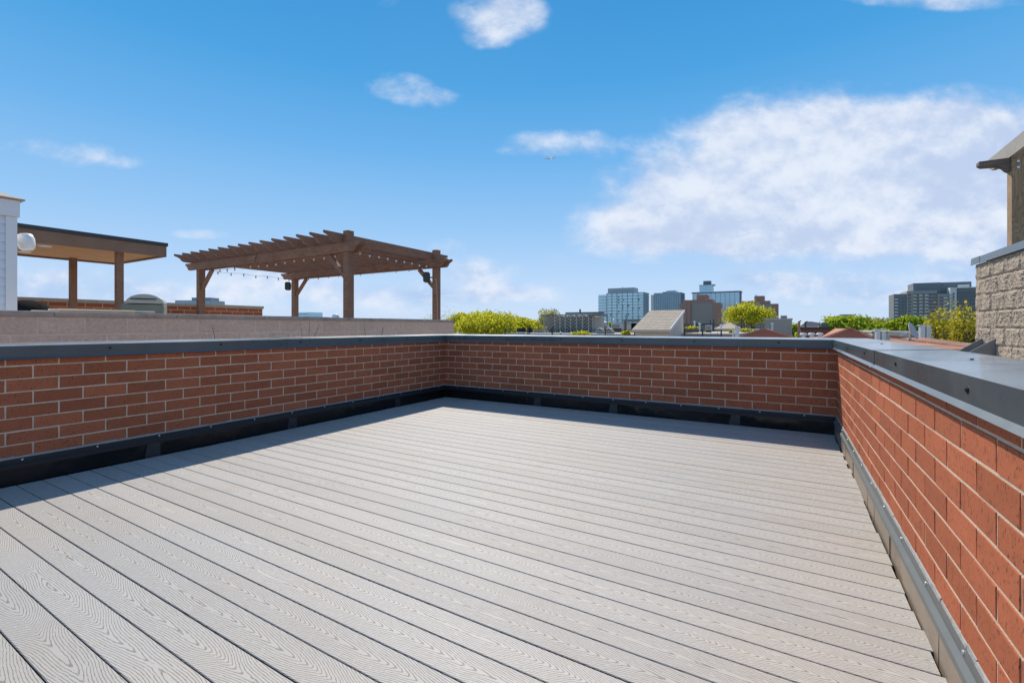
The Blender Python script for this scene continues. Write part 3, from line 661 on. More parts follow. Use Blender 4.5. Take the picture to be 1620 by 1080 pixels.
# ------------------------------------------------------------------ trees
def leaves(cents, size, seed):
    rg = np.random.default_rng(seed); n_ = len(cents)
    a = rg.normal(size=(n_, 3)); a /= np.linalg.norm(a, axis=1)[:, None]
    b = np.cross(a, rg.normal(size=(n_, 3))); b /= np.linalg.norm(b, axis=1)[:, None]
    s = size*rg.uniform(.6, 1.3, (n_, 1)); a = a*s; b = b*s*.6
    v = np.stack([cents-a, cents-b*.9+a*.1, cents+a, cents+b*.9+a*.1], 1).reshape(-1, 3)
    me = bpy.data.meshes.new('crown'); me.vertices.add(4*n_); me.vertices.foreach_set('co', v.ravel())
    me.loops.add(4*n_); me.loops.foreach_set('vertex_index', np.arange(4*n_)); me.polygons.add(n_)
    me.polygons.foreach_set('loop_start', np.arange(0, 4*n_, 4)); me.polygons.foreach_set('loop_total', np.full(n_, 4)); me.update()
    return me
def crown_points(rx, ry, rz, n_, seed, lobes=26, lr=.34, fill=.5):
    rg = np.random.default_rng(seed); pts = []
    d = rg.normal(size=(lobes, 3)); d /= np.linalg.norm(d, axis=1)[:, None]; d[:, 2] = np.abs(d[:, 2])*1.15-.35
    c = d*rg.uniform(.35, .80, (lobes, 1))
    w_ = rg.integers(0, lobes, n_); e = rg.normal(size=(n_, 3)); e /= np.linalg.norm(e, axis=1)[:, None]
    r = lr*np.where(rg.random((n_, 1)) < .12, rg.uniform(1., 1.45, (n_, 1)), rg.uniform(fill, 1.08, (n_, 1)))*rg.uniform(.65, 1.25, (lobes, 1))[w_]
    p = (c[w_]+e*r)
    return p*np.array([rx, ry, rz]), c*np.array([rx, ry, rz])
def tree(px, ytop, Y, wpx, label, m='leafY', dens=5000, leaf=.16, hfrac=.8, group=None, seed=1, lr=.34, lobes=26, fill=.5, name='tree', zg=-11, up=1.0):
    dens = int(dens*1.5); leaf *= .78; wpx *= 1.06
    x, _, zt = q(px, ytop, Y); a, b = ray(px); d = Y/b; rx = wpx*d/FOC/2; rzz = max(rx*hfrac, 1.2)
    zc = zt-rzz*.98
    root = thing(name, label, 'tree', (x, Y, zg), 0, group)
    P, cs = crown_points(rx, rx, rzz, dens, seed, lobes, lr, fill)
    zc = zt-np.percentile(P[:, 2], 99.3)
    P[:, 2] += zc-zg
    me = leaves(P, leaf, seed); me.materials.append(M[m]); link('crown', me, root)
    tr = MB(); hb = zc-zg-rzz*.5
    tr.tube((0, 0, 0), (0, 0, hb), rx*.07+.12, rx*.05+.08, 8)
    tr.build('trunk', M['bark'], root)
    lb_ = MB()
    for c in cs[:16]:
        lb_.tube((0, 0, hb-.1), (c[0]*.5, c[1]*.5, hb+(c[2]+zc-zg-hb)*.6), rx*.03+.04, .05, 5, False)
        lb_.tube((c[0]*.5, c[1]*.5, hb+(c[2]+zc-zg-hb)*.6), (c[0]*1.1, c[1]*1.1, c[2]+zc-zg), .05, .015, 4, False)
    lb_.build('limbs', M['bark'], root)
    return root
tree(775, 494, 52, 120, 'bright yellow green tree right behind the end of the beige block parapet', dens=11000, leaf=.17, seed=2, hfrac=.62, lobes=40, lr=.30)
tree(738, 497, 60, 70, 'rounded yellow green tree partly hidden by the block parapet end', dens=6000, leaf=.2, seed=3, hfrac=.6)
tree(822, 503, 62, 60, 'smaller yellow green tree sloping down right of the bright tree', dens=5000, leaf=.2, seed=4, hfrac=.5)
tree(705, 491, 66, 90, 'thin twiggy tree with sparse olive buds behind the bright tree', 'leafO', dens=1300, leaf=.12, seed=5, lobes=40)
tree(869, 489, 48, 40, 'slender olive tree with open crown left of the lattice screen', 'leafO', dens=1500, leaf=.13, seed=6, hfrac=1.2)
tree(842, 507, 75, 44, 'low yellow green tree between the bright tree and the lattice screen', dens=2500, leaf=.22, seed=16, hfrac=.6)
tree(1191, 482, 85, 86, 'big round yellow green tree in front of the right brown brick block', 'leafY', dens=9500, leaf=.21, seed=7, hfrac=.62, lobes=54, lr=.30, fill=.25)
tree(1405, 511, 60, 56, 'mid green tree just left of the grey apartment tower base', 'leafG', dens=3500, leaf=.25, seed=8, hfrac=.55)
tree(1440, 503, 52, 70, 'broad spring green tree in front of the grey apartment building', 'leafG', dens=7000, leaf=.18, seed=9, hfrac=.5)
tree(1340, 501, 75, 74, 'pale green tree above the right red gable', 'leafG', dens=7000, leaf=.22, seed=10, hfrac=.5, lobes=36)
tree(1378, 503, 90, 60, 'thin half leafed tree with bare twigs right of the pale green tree', 'leafO', dens=1500, leaf=.22, seed=11, hfrac=.5)
tree(1318, 507, 62, 40, 'small green tree behind the dark red brick bulkhead', 'leafG', dens=3500, leaf=.2, seed=12, hfrac=.5)
tree(1475, 509, 60, 80, 'low bushy green tree behind the twin metal flues', 'leafG', dens=5000, leaf=.22, seed=13, hfrac=.45)
tree(1255, 513, 110, 36, 'little dark green tree between the grey block house and red bulkhead', 'leafG', dens=1500, leaf=.3, seed=14, hfrac=.6)
tree(1492, 489, 15.5, 62, 'bronze leafed young tree left of the tan block wall', 'leafR', dens=1300, leaf=.045, seed=21, hfrac=1.1, lobes=24, zg=-3)
tree(1528, 485, 14.5, 60, 'yellow bronze leafed young tree touching the tan block wall', 'leafR', dens=1300, leaf=.045, seed=22, hfrac=1.2, lobes=24, zg=-3)
# far tree line: nobody can count it
Pn = []
rg = np.random.default_rng(5)
for i in range(420):
    px = rg.uniform(640, 1620); Y = rg.uniform(160, 700); x, _, _ = q(px, 517, Y); h = rg.uniform(-3, 1.3)
    if px < 860 or px > 1240: h += .5
    r_ = rg.uniform(3, 6); pp, _ = crown_points(r_, r_, r_*.8, 130, i, 8, .5); Pn.append(pp+np.array([x, Y, h-r_*.8-.5]))
me = leaves(np.concatenate(Pn), .8, 3); me.materials.append(M['leafG']); tag(link('distant_tree_line', me), kind='stuff')

# ------------------------------------------------------------------ towers and blocks on the skyline
def fbox(root, name, x0, y0, z0, x1, y1, z1, m, bevel=0): return MB().box(x0, y0, z0, x1, y1, z1).build(name, m, root, bevel)
def tower(name, label, cat, pxa, pxb, ytop, Y, dep, glass, band, nf, nb, rz=0, extra=None, mull=True, zbot=-11, bth=.35):
    xa = q(pxa, 500, Y)[0]; xb, _, zt = q(pxb, ytop, Y)
    _, _, zt = q((pxa+pxb)/2, ytop, Y); Wd = xb-xa; H = zt-zbot
    root = thing(name, label, cat, (xa, Y, zbot), rz)
    fbox(root, 'facade', 0, 0, 0, Wd, dep, H, glass)
    fh = H/nf
    for i in range(1, nf+1):
        fbox(root, 'floor_band', -.5, -.5, i*fh-fh*bth, Wd+.5, dep+.5, i*fh-.02*i/nf, band)
    if mull:
        me = MB().box(-.16, -.7, 0, .16, .1, H-.1).mesh('pier', band)
        for i in range(nb+1): link('pier', me, root, (Wd*i/nb, 0, 0))
        me2 = MB().box(-.1, -.35, 0, .9, .35, H-.1).mesh('pier', band)
        for i in range(1, 5): link('pier', me2, root, (Wd, dep*i/5, 0))
    return root, Wd, H
t, Wd, H = tower('glass_tower', 'leftmost blue green glass tower with a wide grey rooftop box', 'tower', 960, 1018, 463, 440, 20, M['glassA'], M['band'], 16, 7, bth=.22)
fbox(t, 'penthouse', Wd*.0, 3, H, Wd*.73, 17, H+5, M['mech'])
MB().tube((Wd*.4, 5, H+5), (Wd*.4, 5, H+6.4), .3).build('antenna', M['mech'], t)
fbox(t, 'side_wing', -10, 4, 0, -.6, 18, H-1.0, M['glassC'])
for i in range(1, 16): fbox(t, 'floor_band', -10.4, 3.6, i*(H/16)-.8, -.9, 18.4, i*(H/16)-.1, M['aptlight'])
rb = random.Random(2); me = MB().box(0, -.6, 0, .8, -.1, 1.2).mesh('open_window', M['mechd'])
for _ in range(26): link('open_window', me, t, (rb.choice([.12, .3, .43, .58, .72, .86])*Wd+rb.uniform(-1, 1), 0, (rb.randint(3, 14)+.35)*H/16))
t, Wd, H = tower('glass_tower', 'dark blue glass tower with stepped top second from the left', 'tower', 1035, 1077, 463, 680, 30, M['glassB'], M['bandC'], 20, 12, bth=.3)
fbox(t, 'upper_step', Wd*.45, 2, H, Wd*.8, 22, H+3.0, M['glassB']); fbox(t, 'upper_step', Wd*.3, 4, H, Wd*.449, 20, H+1.6, M['bandC'])
fbox(t, 'side_wing', -5.5, 3, 0, -.6, 22, H-2, M['aptlight'])
t, Wd, H = tower('glass_tower', 'wide sky blue glass tower with a stacked dark penthouse behind the brown brick block', 'tower', 1096, 1170, 463, 720, 30, M['glassC'], M['bandC'], 21, 10, bth=.22)
fbox(t, 'roof_slab', -1.5, -2, H, Wd+2, 24, H+1.6, M['bandC'])
fbox(t, 'upper_storey', Wd*.14, 3, H+1.6, Wd*.42, 18, H+11.5, M['glassC']); fbox(t, 'upper_roof', Wd*.13, 2, H+11.5, Wd*.47, 19, H+12.3, M['bandC'])
fbox(t, 'penthouse', Wd*.22, 5, H+12.3, Wd*.38, 15, H+18, M['mechd'])
for i in range(3): fbox(t, 'floor_band', Wd*.135, 2.5, H+3.9+i*2.6, Wd*.43, 18.5, H+4.5+i*2.6, M['bandC'])
# brown brick slab blocks with real windows
def brick_block(label, pxa, pxb, ytop, Y, dep, nf, nw, ph_px, ph_top, side=True):
    xa = q(pxa, 500, Y)[0]; xb = q(pxb, 500, Y)[0]; zt = q((pxa+pxb)/2, ytop, Y)[2]; zb = -11
    root = thing('brick_apartment_block', label, 'apartment block', (xa, Y, zb)); Wd = xb-xa; H = zt-zb
    fbox(root, 'wall', 0, 0, 0, Wd, dep, H, M['brownb'])
    fbox(root, 'end_bay', Wd*.13, -2.6, 0, Wd*.29, -.02, H+.3, M['redb']); fbox(root, 'end_bay', Wd*.86, -.8, 0, Wd+.4, 6, H-.2, M['redb'])
    fbox(root, 'roof_storey', Wd*.10, 2, H, Wd*.82, dep-2, H+3.6, M['redb'])
    p0 = q(ph_px[0], 500, Y)[0]-xa; p1 = q(ph_px[1], 500, Y)[0]-xa; ptop = q(ph_px[0], ph_top, Y)[2]-zb
    fbox(root, 'penthouse', p0, 4, H+3.6, p1, dep-4, ptop, M['redb'])
    MB().tube((p0+1.5, 5, ptop), (p0+1.5, 5, ptop+1.8), .35).tube((p0+2.8, 5, ptop), (p0+2.8, 5, ptop+1.0), .3).build('roof_vents', M['mechd'], root)
    for k_ in range(3): fbox(root, 'rooftop_unit', Wd*(.13+.26*k_), 2.5, H+3, Wd*(.13+.26*k_)+1.8, 4.5, H+4.1, M['aptlight'])
    fh = 3.0; win = MB().box(-.5, -.12, 0, .5, .3, 1.1).mesh('window', M['win']); sl2 = MB().box(-.6, -.2, -.15, .6, .1, -.02).mesh('sill', M['mech'])
    z = H-2.2
    while z > H-fh*nf:
        for j in range(nw):
            x = Wd*(.33+.50*j/(nw-1)); o = link('window', win, root, (x, 0, z)); link('sill', sl2, o)
        for x in (Wd*.045, Wd*.10): link('window', win, root, (x, 0, z))
        for x in (Wd*.21,): link('window', win, root, (x, -2.6, z))
        z -= fh
brick_block('brown brick apartment block in front of the wide glass tower', 1074, 1139, 479, 560, 26, 13, 10, (1101, 1118), 466)
brick_block('brown brick apartment block rising behind the big round tree', 1163, 1231, 481, 580, 26, 10, 10, (1193, 1209), 468)
# grey apartment building at right
def qx(px, Y): return q(px, 500, Y)[0]
Ya = 560; xa = qx(1414, Ya); ap = thing('grey_apartment_building', 'grey modern apartment building with balconies rising left of the tan block wall', 'apartment building', (xa, Ya, -11))
def apz(px, y, Y=Ya): return q(px, y, Y)[2]+11
def rel(px, Y=Ya): return qx(px, Y)-xa
fbox(ap, 'left_wing', rel(1414), 0, 0, rel(1434), 25, apz(1424, 465), M['aptdark'])
fbox(ap, 'main_wing', rel(1434)+.02, -1, 0, rel(1482), 28, apz(1455, 460), M['aptgrey'])
fbox(ap, 'upper_block', rel(1446), 3, 0, rel(1490), 26, apz(1465, 447), M['aptdark'])
fbox(ap, 'upper_block', rel(1482)+.02, 5, 0, rel(1540), 30, apz(1510, 445.5), M['aptdark'])
fbox(ap, 'rear_wing', rel(1482)+.02, -3, 0, rel(1500), 20, apz(1490, 465), M['aptgrey'])
fbox(ap, 'corner_tower', rel(1500)+.02, -6, 0, rel(1510), 20, apz(1505, 457), M['aptlight'])
fbox(ap, 'glass_wing', rel(1510)+.02, -5, 0, rel(1556), 22, apz(1520, 456), M['aptdark'])
fbox(ap, 'roof_parapet', rel(1500)+.02, -6.3, apz(1505, 457)+.01, rel(1556), 22, apz(1505, 457)+.9, M['aptlight'])
fbox(ap, 'rooftop_unit', rel(1517), 2, apz(1505, 457)+.9, rel(1535), 10, apz(1505, 457)+3.6, M['aptlight'])
nfl = 15; fh = 3.0
wl = MB().box(0, -.1, 0, 2.2, .3, 1.7).mesh('window', M['win']); ws = MB().box(0, -.1, 0, 1.2, .3, 1.5).mesh('window', M['win'])
bal = MB().box(0, -1.4, 0, 2.6, 0, .18).box(0, -1.4, .18, 2.6, -1.32, 1.05).mesh('balcony', M['aptlight'])
bald = MB().box(0, -1.2, 0, 1.8, 0, 1.0).mesh('balcony', M['aptgrey'])
for i in range(nfl):
    z = 5+i*fh
    if z < apz(1455, 460)-3:
        for px in (1436, 1444.5, 1449, 1457, 1466): link('window', wl, ap, (rel(px), -1, z))
        for px in (1443.5, 1453, 1462): link('balcony', bal, ap, (rel(px), -1, z-.5))
        link('window', wl, ap, (rel(1476), -1, z)); 
        link('window', wl, ap, (rel(1470.5), -1, z))
    if z < apz(1424, 465)-3:
        link('balcony', bal, ap, (rel(1415), 0, z-.5)); link('window', ws, ap, (rel(1421), 0, z)); link('window', ws, ap, (rel(1427), 0, z))
    if z < apz(1490, 465)-3:
        link('window', wl, ap, (rel(1485), -3, z)); link('balcony', bal, ap, (rel(1491), -3, z-.5))
    if z < apz(1505, 457)-3:
        link('window', ws, ap, (rel(1504), -6, z)); link('balcony', bald, ap, (rel(1501.5), -6, z-.9))
        fbox(ap, 'window_band', rel(1512), -5.2, z, rel(1527), -4.8, z+2.2, M['win']); fbox(ap, 'window_band', rel(1528.5), -5.2, z, rel(1545), -4.8, z+2.2, M['win'])
# faint far blocks
def farblock(label, px0, px1, yt, Y, m, up=None, nfl=5):
    x0 = qx(px0, Y) ; x1 = qx(px1, Y); z = q(px0, yt, Y)[2]
    r_ = thing('distant_building', label, 'building', (x0, Y, -11)); w_ = x1-x0
    fbox(r_, 'wall', 0, 0, 0, w_, 20, z+11, m)
    if up: fbox(r_, 'penthouse', w_*up[0], 3, z+11, w_*up[1], 15, z+11+up[2], M['mech'])
    for i in range(nfl): fbox(r_, 'window_band', w_*.04, -.2, z+11-3-i*3.2, w_*.96, .1, z+11-1.5-i*3.2, M['glassB'])
farblock('faint grey green building above the trees right of centre', 1318, 1354, 503, 620, M['mech'], (.3, .95, 4))
farblock('small distant glass block seen under the pergola', 472, 486, 494, 330, M['glassC'])
def farL(label, d, px0, px1, yt, up):
    a0, b0 = ray(px0); a1, b1 = ray(px1); p0 = Vector((a0*d, b0*d, -11)); p1 = Vector((a1*d, b1*d, -11)); w_ = (p1-p0).length
    z = CAMH+(HZ-yt)*d/FOC
    r_ = thing('distant_building', label, 'building', p0, math.atan2(p1.y-p0.y, p1.x-p0.x))
    fbox(r_, 'wall', 0, 0, 0, w_, 20, z+11, M['mech']); fbox(r_, 'penthouse', w_*up[0], 2, z+11, w_*up[1], 14, z+11+up[2], M['bandC'])
    for i in range(4): fbox(r_, 'window_band', w_*.03, -.2, z+11-2.6-i*3., w_*.97, .1, z+11-1.1-i*3., M['glassB'])
farL('pale grey apartment tower peeking over the left terrace wall', 420, 277, 334, 475, (.42, .95, 2.6))

# ------------------------------------------------------------------ near rooftops behind the far parapet
def house(label, px0, px1, yt, Y, dep, m, trim=None, name='flat_roof_house', zoff=0):
    x0, x1 = qx(px0, Y), qx(px1, Y); z = q((px0+px1)/2, yt, Y)[2]
    r_ = thing(name, label, 'house', (x0, Y, -11)); w_ = x1-x0
    fbox(r_, 'wall', 0, 0, 0, w_, dep, z+11-.12, m); fbox(r_, 'parapet_cap', -.05, -.05, z+11-.12, w_+.05, dep+.05, z+11, trim or M['conc'])
    for k_ in range(3):
        fbox(r_, 'window', w_*(.15+.27*k_), -.05, 6.5, w_*(.15+.27*k_)+1, .1, 8.1, M['win'])
    return r_
house('beige flat roofed house with a black roof railing behind the far parapet', 797, 1005, 528, 26, 9, M['beige'], M['conc'])
house('grey flat roofed house right of the shingled bulkhead', 1082, 1168, 527.5, 27, 12, M['grey'])
house('low tan house far behind the lattice screen', 935, 1010, 511, 62, 14, M['beige'])
house('dark grey flat roof behind the railing with green planters', 1080, 1130, 512, 50, 10, M['greydark'], M['darkmetal'])
house('grey block house with flat top left of the red bulkhead', 1210, 1253, 503.5, 44, 8, M['grey'], M['mech'])
house('dark red brick bulkhead with railing top between the two red gables', 1267, 1312, 517.5, 36, 5, M['brick'], M['darkmetal'])
house('cream house with low roof left of the grey block house', 1125, 1215, 521, 60, 10, M['beige'])
house('pale low building far behind the tree gap', 850, 925, 514, 90, 14, M['grey'])
house('brown low house behind the bright yellow trees', 740, 840, 516, 110, 14, M['redb'])
house('long low red brick house behind the satellite dish', 1443, 1600, 527, 17, 3.2, M['redb'], M['coping_r'])
house('tan house row below the right hand trees', 1380, 1470, 524, 45, 12, M['beige'])
# white gabled dormer behind the bulkhead
x0, x1 = qx(1268, 42), qx(1294, 42); dm = thing('white_gabled_house', 'small white gabled dormer behind the dark red bulkhead', 'house', (x0, 42, -11)); w_ = x1-x0; zt = q(1280, 508.5, 42)[2]+11; ze = q(1280, 516, 42)[2]+11
fbox(dm, 'wall', 0, 0, 0, w_, 5, ze, M['siding'])
MB().prism([(-.1, ze+.002), (w_+.1, ze+.002), (w_+.1, zt-.1), (w_*.62, zt), (w_*.3, zt)], lambda x, z: (x, -.05, z), lambda x, z: (x, 5, z)).build('roof', M['conc'], dm)
fbox(dm, 'chimney', w_*1.25, 1, 0, w_*1.65, 2, zt-.1, M['greydark'])
# railings
def railing(label, pxa, pxb, ytop, ybot, Y, sp=.11, rails=True, ext=0):
    x0, x1 = qx(pxa, Y), qx(pxb, Y); z1 = q((pxa+pxb)/2, ytop, Y)[2]; z0 = q((pxa+pxb)/2, ybot, Y)[2]
    r_ = thing('roof_railing', label, 'railing', (x0, Y, z0)); w_ = x1-x0; h = z1-z0
    MB().box(0, -.02, h-.035, w_, .02, h).build('top_rail', M['darkmetal'], r_); MB().box(0, -.015, .06, w_, .015, .085).build('bottom_rail', M['darkmetal'], r_)
    pk = MB(); x = sp
    while x < w_: pk.box(x-.006, -.006, .086, x+.006, .006, h-.036); x += sp
    pk.build('pickets', M['darkmetal'], r_)['kind'] = 'stuff'
    po = MB().box(-.03, -.03, -.3, .03, .03, h+.04).mesh('post', M['darkmetal']); k_ = max(2, int(w_/1.5))
    for i in range(k_+1): link('post', po, r_, (w_*i/k_, 0, 0))
railing('black picket roof railing in front of the lattice screen', 799, 1004, 520.8, 533, 25.5)
railing('black post railing right of the shingled bulkhead', 1083, 1141, 522, 533, 24, .3)
# lattice privacy screen
Yl = 31; x0, x1 = qx(861, Yl), qx(938, Yl); zt = q(900, 499, Yl)[2]; zb = q(900, 529, Yl)[2]
sc_ = thing('lattice_screen', 'grey timber privacy screen with diagonal slats behind the black railing', 'privacy screen', (x0, Yl, zb)); w_ = x1-x0; h = zt-zb
ks = [0, .235, .34, .45, .56, .68, .80, .92, 1]
for k_ in ks: fbox(sc_, 'post', w_*k_-.05, -.05, 0, w_*k_+.05, .05, h, M['grey'])
fbox(sc_, 'top_rail', -.1, -.08, h, w_+.1, .08, h+.08, M['greydark'])
fbox(sc_, 'backing_panel', .05, .30, 0, w_-.05, .34, h-.03, M['greydark'])
for a, b in zip(ks, ks[1:]):
    xa_, xb_ = w_*a+.055, w_*b-.055; ww = xb_-xa_; kk = -ww
    if ww < .1: continue
    s_ = 1 if ks.index(a) % 2 == 0 else -1
    j = 0
    while j*.24 < h-.1:
        za = .04+j*.24; zb_ = za+ww
        t1 = min(1, (h-.02-za)/ww)
        if s_ > 0: MB().bar((xa_, .0, za), (xa_+ww*t1, .0, za+ww*t1), .03, .07).build('slat', M['grey'], sc_)
        else: MB().bar((xb_, .0, za), (xb_-ww*t1, .0, za+ww*t1), .03, .07).build('slat', M['grey'], sc_)
        j += 1
fbox(sc_, 'canopy_beam', w_*.40, .4, h+.11, w_*1.17, .55, h+.24, M['greydark']); fbox(sc_, 'canopy_beam', w_*.95, -.3, h-.06, w_*1.17, 1.2, h+.08, M['greydark'])
MB().tube((w_*.70, .45, h+.24), (w_*.70, .45, h+.46), .07).build('flue', M['greydark'], sc_)
fbox(sc_, 'side_panel', w_*1.01, 0, 0, w_*1.03, 2, h-.1, M['grey'])
def shrub(px, yt, Y, wpx, label, m='leafG', n_=500, leaf=.05, hpx=10):
    x, _, z = q(px, yt+hpx/2, Y); d = Y/ray(px)[1]; rx = wpx*d/FOC/2; rz_ = hpx*d/FOC/2
    r_ = thing('planter_shrub', label, 'shrub', (x, Y, z-rz_))
    P, _ = crown_points(rx, min(rx, .6), rz_, n_, int(px), 14, .4); P[:, 2] += rz_; me = leaves(P, leaf, int(px)); me.materials.append(M[m]); link('foliage', me, r_)
    fbox(r_, 'planter_box', -rx, -.2, -.35, rx, .2, rz_*.35, M['wood_dark'])
shrub(919, 523, 25, 32, 'yellow green shrub in a box in front of the lattice screen', 'leafY', 900, .05, 9)
shrub(989, 521.5, 25, 18, 'yellow green shrub beside the left foot of the shingled bulkhead', 'leafY', 600, .05, 11)
shrub(1095, 515.5, 40, 26, 'low row of yellow green plants on the dark roof right of the bulkhead', 'leafY', 600, .06, 6)
shrub(1158, 518, 30, 10, 'small yellow plant just left of the silver flue', 'leafY', 300, .05, 14)
shrub(1178, 519, 34, 26, 'yellow green plants behind the left red gable', 'leafY', 600, .06, 8)
shrub(1117, 521, 34, 20, 'olive plants behind the black post railing', 'leafG', 500, .06, 8)
shrub(965, 507.5, 45, 10, 'small upright leafy plant beside the white parasol', 'leafG', 400, .07, 16)
# grill and bin behind the railing, parasol, far pergola, small gabled lanterns
b1 = thing('rooftop_grill', 'black boxy grill behind the left end of the railing', 'grill', q(825, 530, 27)[0:2]+(q(825, 530, 27)[2],))
fbox(b1, 'hood', -.22, -.2, .22, .22, .2, .46, M['black']); fbox(b1, 'cart', -.2, -.18, 0, .2, .18, .218, M['steelwhite'])
b2 = thing('rooftop_grill', 'rounded black kettle grill beside the boxy grill', 'grill', q(838, 530, 27))
MB().lathe([(0, .52), (.08, .5), (.17, .4), (.18, .33), (.14, .22), (.05, .17), (0, .16)], seg=14).build('bowl', M['black'], b2, smooth=True); MB().tube((0, 0, -.3), (0, 0, .2), .03).build('stand', M['black'], b2)
um = thing('parasol', 'small white parasol right of the lattice screen', 'parasol', q(948, 524, 38)); 
MB().lathe([(0, .98), (.4, .9), (.72, .76), (.70, .74), (0, .9)], seg=12).build('canopy', M['white'], um); MB().tube((0, 0, -.4), (0, 0, .95), .025).build('pole', M['steelwhite'], um)
p2 = thing('far_pergola', 'small dark flat pergola left of the shingled bulkhead', 'pergola', q(988, 528, 40)); p2w = qx(1018, 40)-qx(988, 40); zt = q(1000, 505.5, 40)[2]-q(988, 528, 40)[2]
fbox(p2, 'roof', -.1, -.1, zt-.16, p2w+.1, 2, zt, M['greydark'])
for x in (0, p2w): fbox(p2, 'post', x-.06, 0, -.5, x+.06, .12, zt-.161, M['greydark'])
fbox(p2, 'back_panel', .07, 1.8, -.5, p2w*.35, 1.9, zt-.3, M['black'])
fbox(p2, 'mast', -.2, 1, 0, -.14, 1.06, zt+.5, M['darkmetal'])
for i, px in enumerate((949, 963)):
    gx_, gy_, gz_ = q(px, 530, 27.5); r_ = thing('gabled_bird_house', ['left of two small roof gables behind the railing', 'right of two small roof gables behind the railing'][i], 'roof gable', (gx_, gy_, gz_)); r_.name = 'small_roof_gable'
    MB().prism([(-.2, 0), (.2, 0), (.2, .28), (0, .45), (-.2, .28)], lambda x, z: (x, 0, z), lambda x, z: (x, .5, z)).build('gable_box', M['grey'], r_)
    MB().bar((-.24, -.02, .26), (0, -.02, .46), .06, .04).bar((.24, -.02, .26), (0, -.02, .46), .06, .04).build('verge_board', M['siding'], r_)
for i, px in enumerate((887, 914, 931)):
    gx_, gy_, gz_ = q(px, 530, 25.2); r_ = thing('globe_light', ['largest white globe light under the lattice screen', 'middle small white globe light behind the railing', 'right small white globe light behind the railing'][i], 'lamp', (gx_, gy_, gz_))
    rr_ = (.065, .035, .035)[i]; zz = (.14, .26, .26)[i]; MB().lathe([(rr_*math.sin(math.pi*j/8), zz-rr_*math.cos(math.pi*j/8)) for j in range(9)], seg=12).build('globe', M['white'], r_, smooth=True)
    MB().tube((0, 0, 0), (0, 0, zz-rr_*.8), .015).build('stem', M['darkmetal'], r_)

# more rooftop clutter: units, cowls, poles
for (px, yt, yb_, Yc, wpx, label) in ((1121, 514, 522, 33, 9, 'pale air conditioner on the grey roof left of the hip roof'), (1062+28, 511, 519, 44, 13, 'dark air conditioner just right of the shingled bulkhead'),
        (957, 514, 521, 34, 12, 'pale air conditioner below the small white parasol'), (976, 512, 519, 36, 15, 'grey rooftop unit left of the far dark pergola'), (1240, 499, 504, 45, 9, 'small grey unit on the flat top of the grey block house'), (856, 521, 527, 30, 20, 'low tan planter box at the left foot of the lattice screen')):
    x, y, z = q(px, yb_, Yc); d_ = Yc/ray(px)[1]; w_ = wpx*d_/FOC; h_ = (yb_-yt)*d_/FOC; r_ = thing('rooftop_unit', label, 'air conditioner' if 'air' in label else 'rooftop unit', (x, y, z))
    fbox(r_, 'casing', -w_/2, -w_*.4, 0, w_/2, w_*.4, h_, M['beige' if 'tan' in label else ('greydark' if 'dark air' in label else 'mech')], .01)
    for k_ in range(4): fbox(r_, 'louvre', -w_*.42, -w_*.4-.012, h_*(.15+.18*k_), w_*.42, -w_*.4-.001, h_*(.22+.18*k_), M['darkmetal'])
    fbox(r_, 'stand', -w_*.4, -w_*.3, -.4, w_*.4, w_*.3, -.001, M['darkmetal'])
for (px, yt, Yc, label) in ((1099, 508, 40, 'silver cowl vent in front of the brown brick block'), (1107, 511, 38, 'short silver cowl vent beside the taller one'), (971, 505, 42, 'thin silver vent pipe between the glass tower and the lattice screen'), (1222, 511, 40, 'small pipe vent against the grey block house'), (1141, 513, 35, 'grey pipe vent left of the hip roof')):
    x, y, z = q(px, 524, Yc); h_ = (524-yt)*Yc/ray(px)[1]/FOC; r_ = thing('cowl_vent', label, 'vent', (x, y, z))
    MB().tube((0, 0, -.3), (0, 0, h_-.12), .06, .06, 10).build('pipe', M['steelwhite'], r_); MB().lathe([(0, h_), (.10, h_-.03), (.12, h_-.08), (.05, h_-.12)], seg=12).build('cap', M['steelwhite'], r_)
for i, (px, yt, Yc) in enumerate(((940, 500, 36), (961, 497, 40), (1011, 498, 42), (1086, 503, 45), (1297, 508, 44))):
    x, y, z = q(px, 522, Yc); tag(MB().tube((0, 0, -.5), (0, 0, (522-yt)*Yc/ray(px)[1]/FOC), .028, .02, 6).build('antenna_mast', M['darkmetal'], loc=(x, y, z)),
        ['thin dark mast at the right end of the lattice screen', 'thin dark mast in front of the leftmost glass tower', 'thin mast beside the far dark pergola', 'thin mast in front of the left edge of the brown brick block', 'thin mast right of the dark red bulkhead'][i], 'mast')

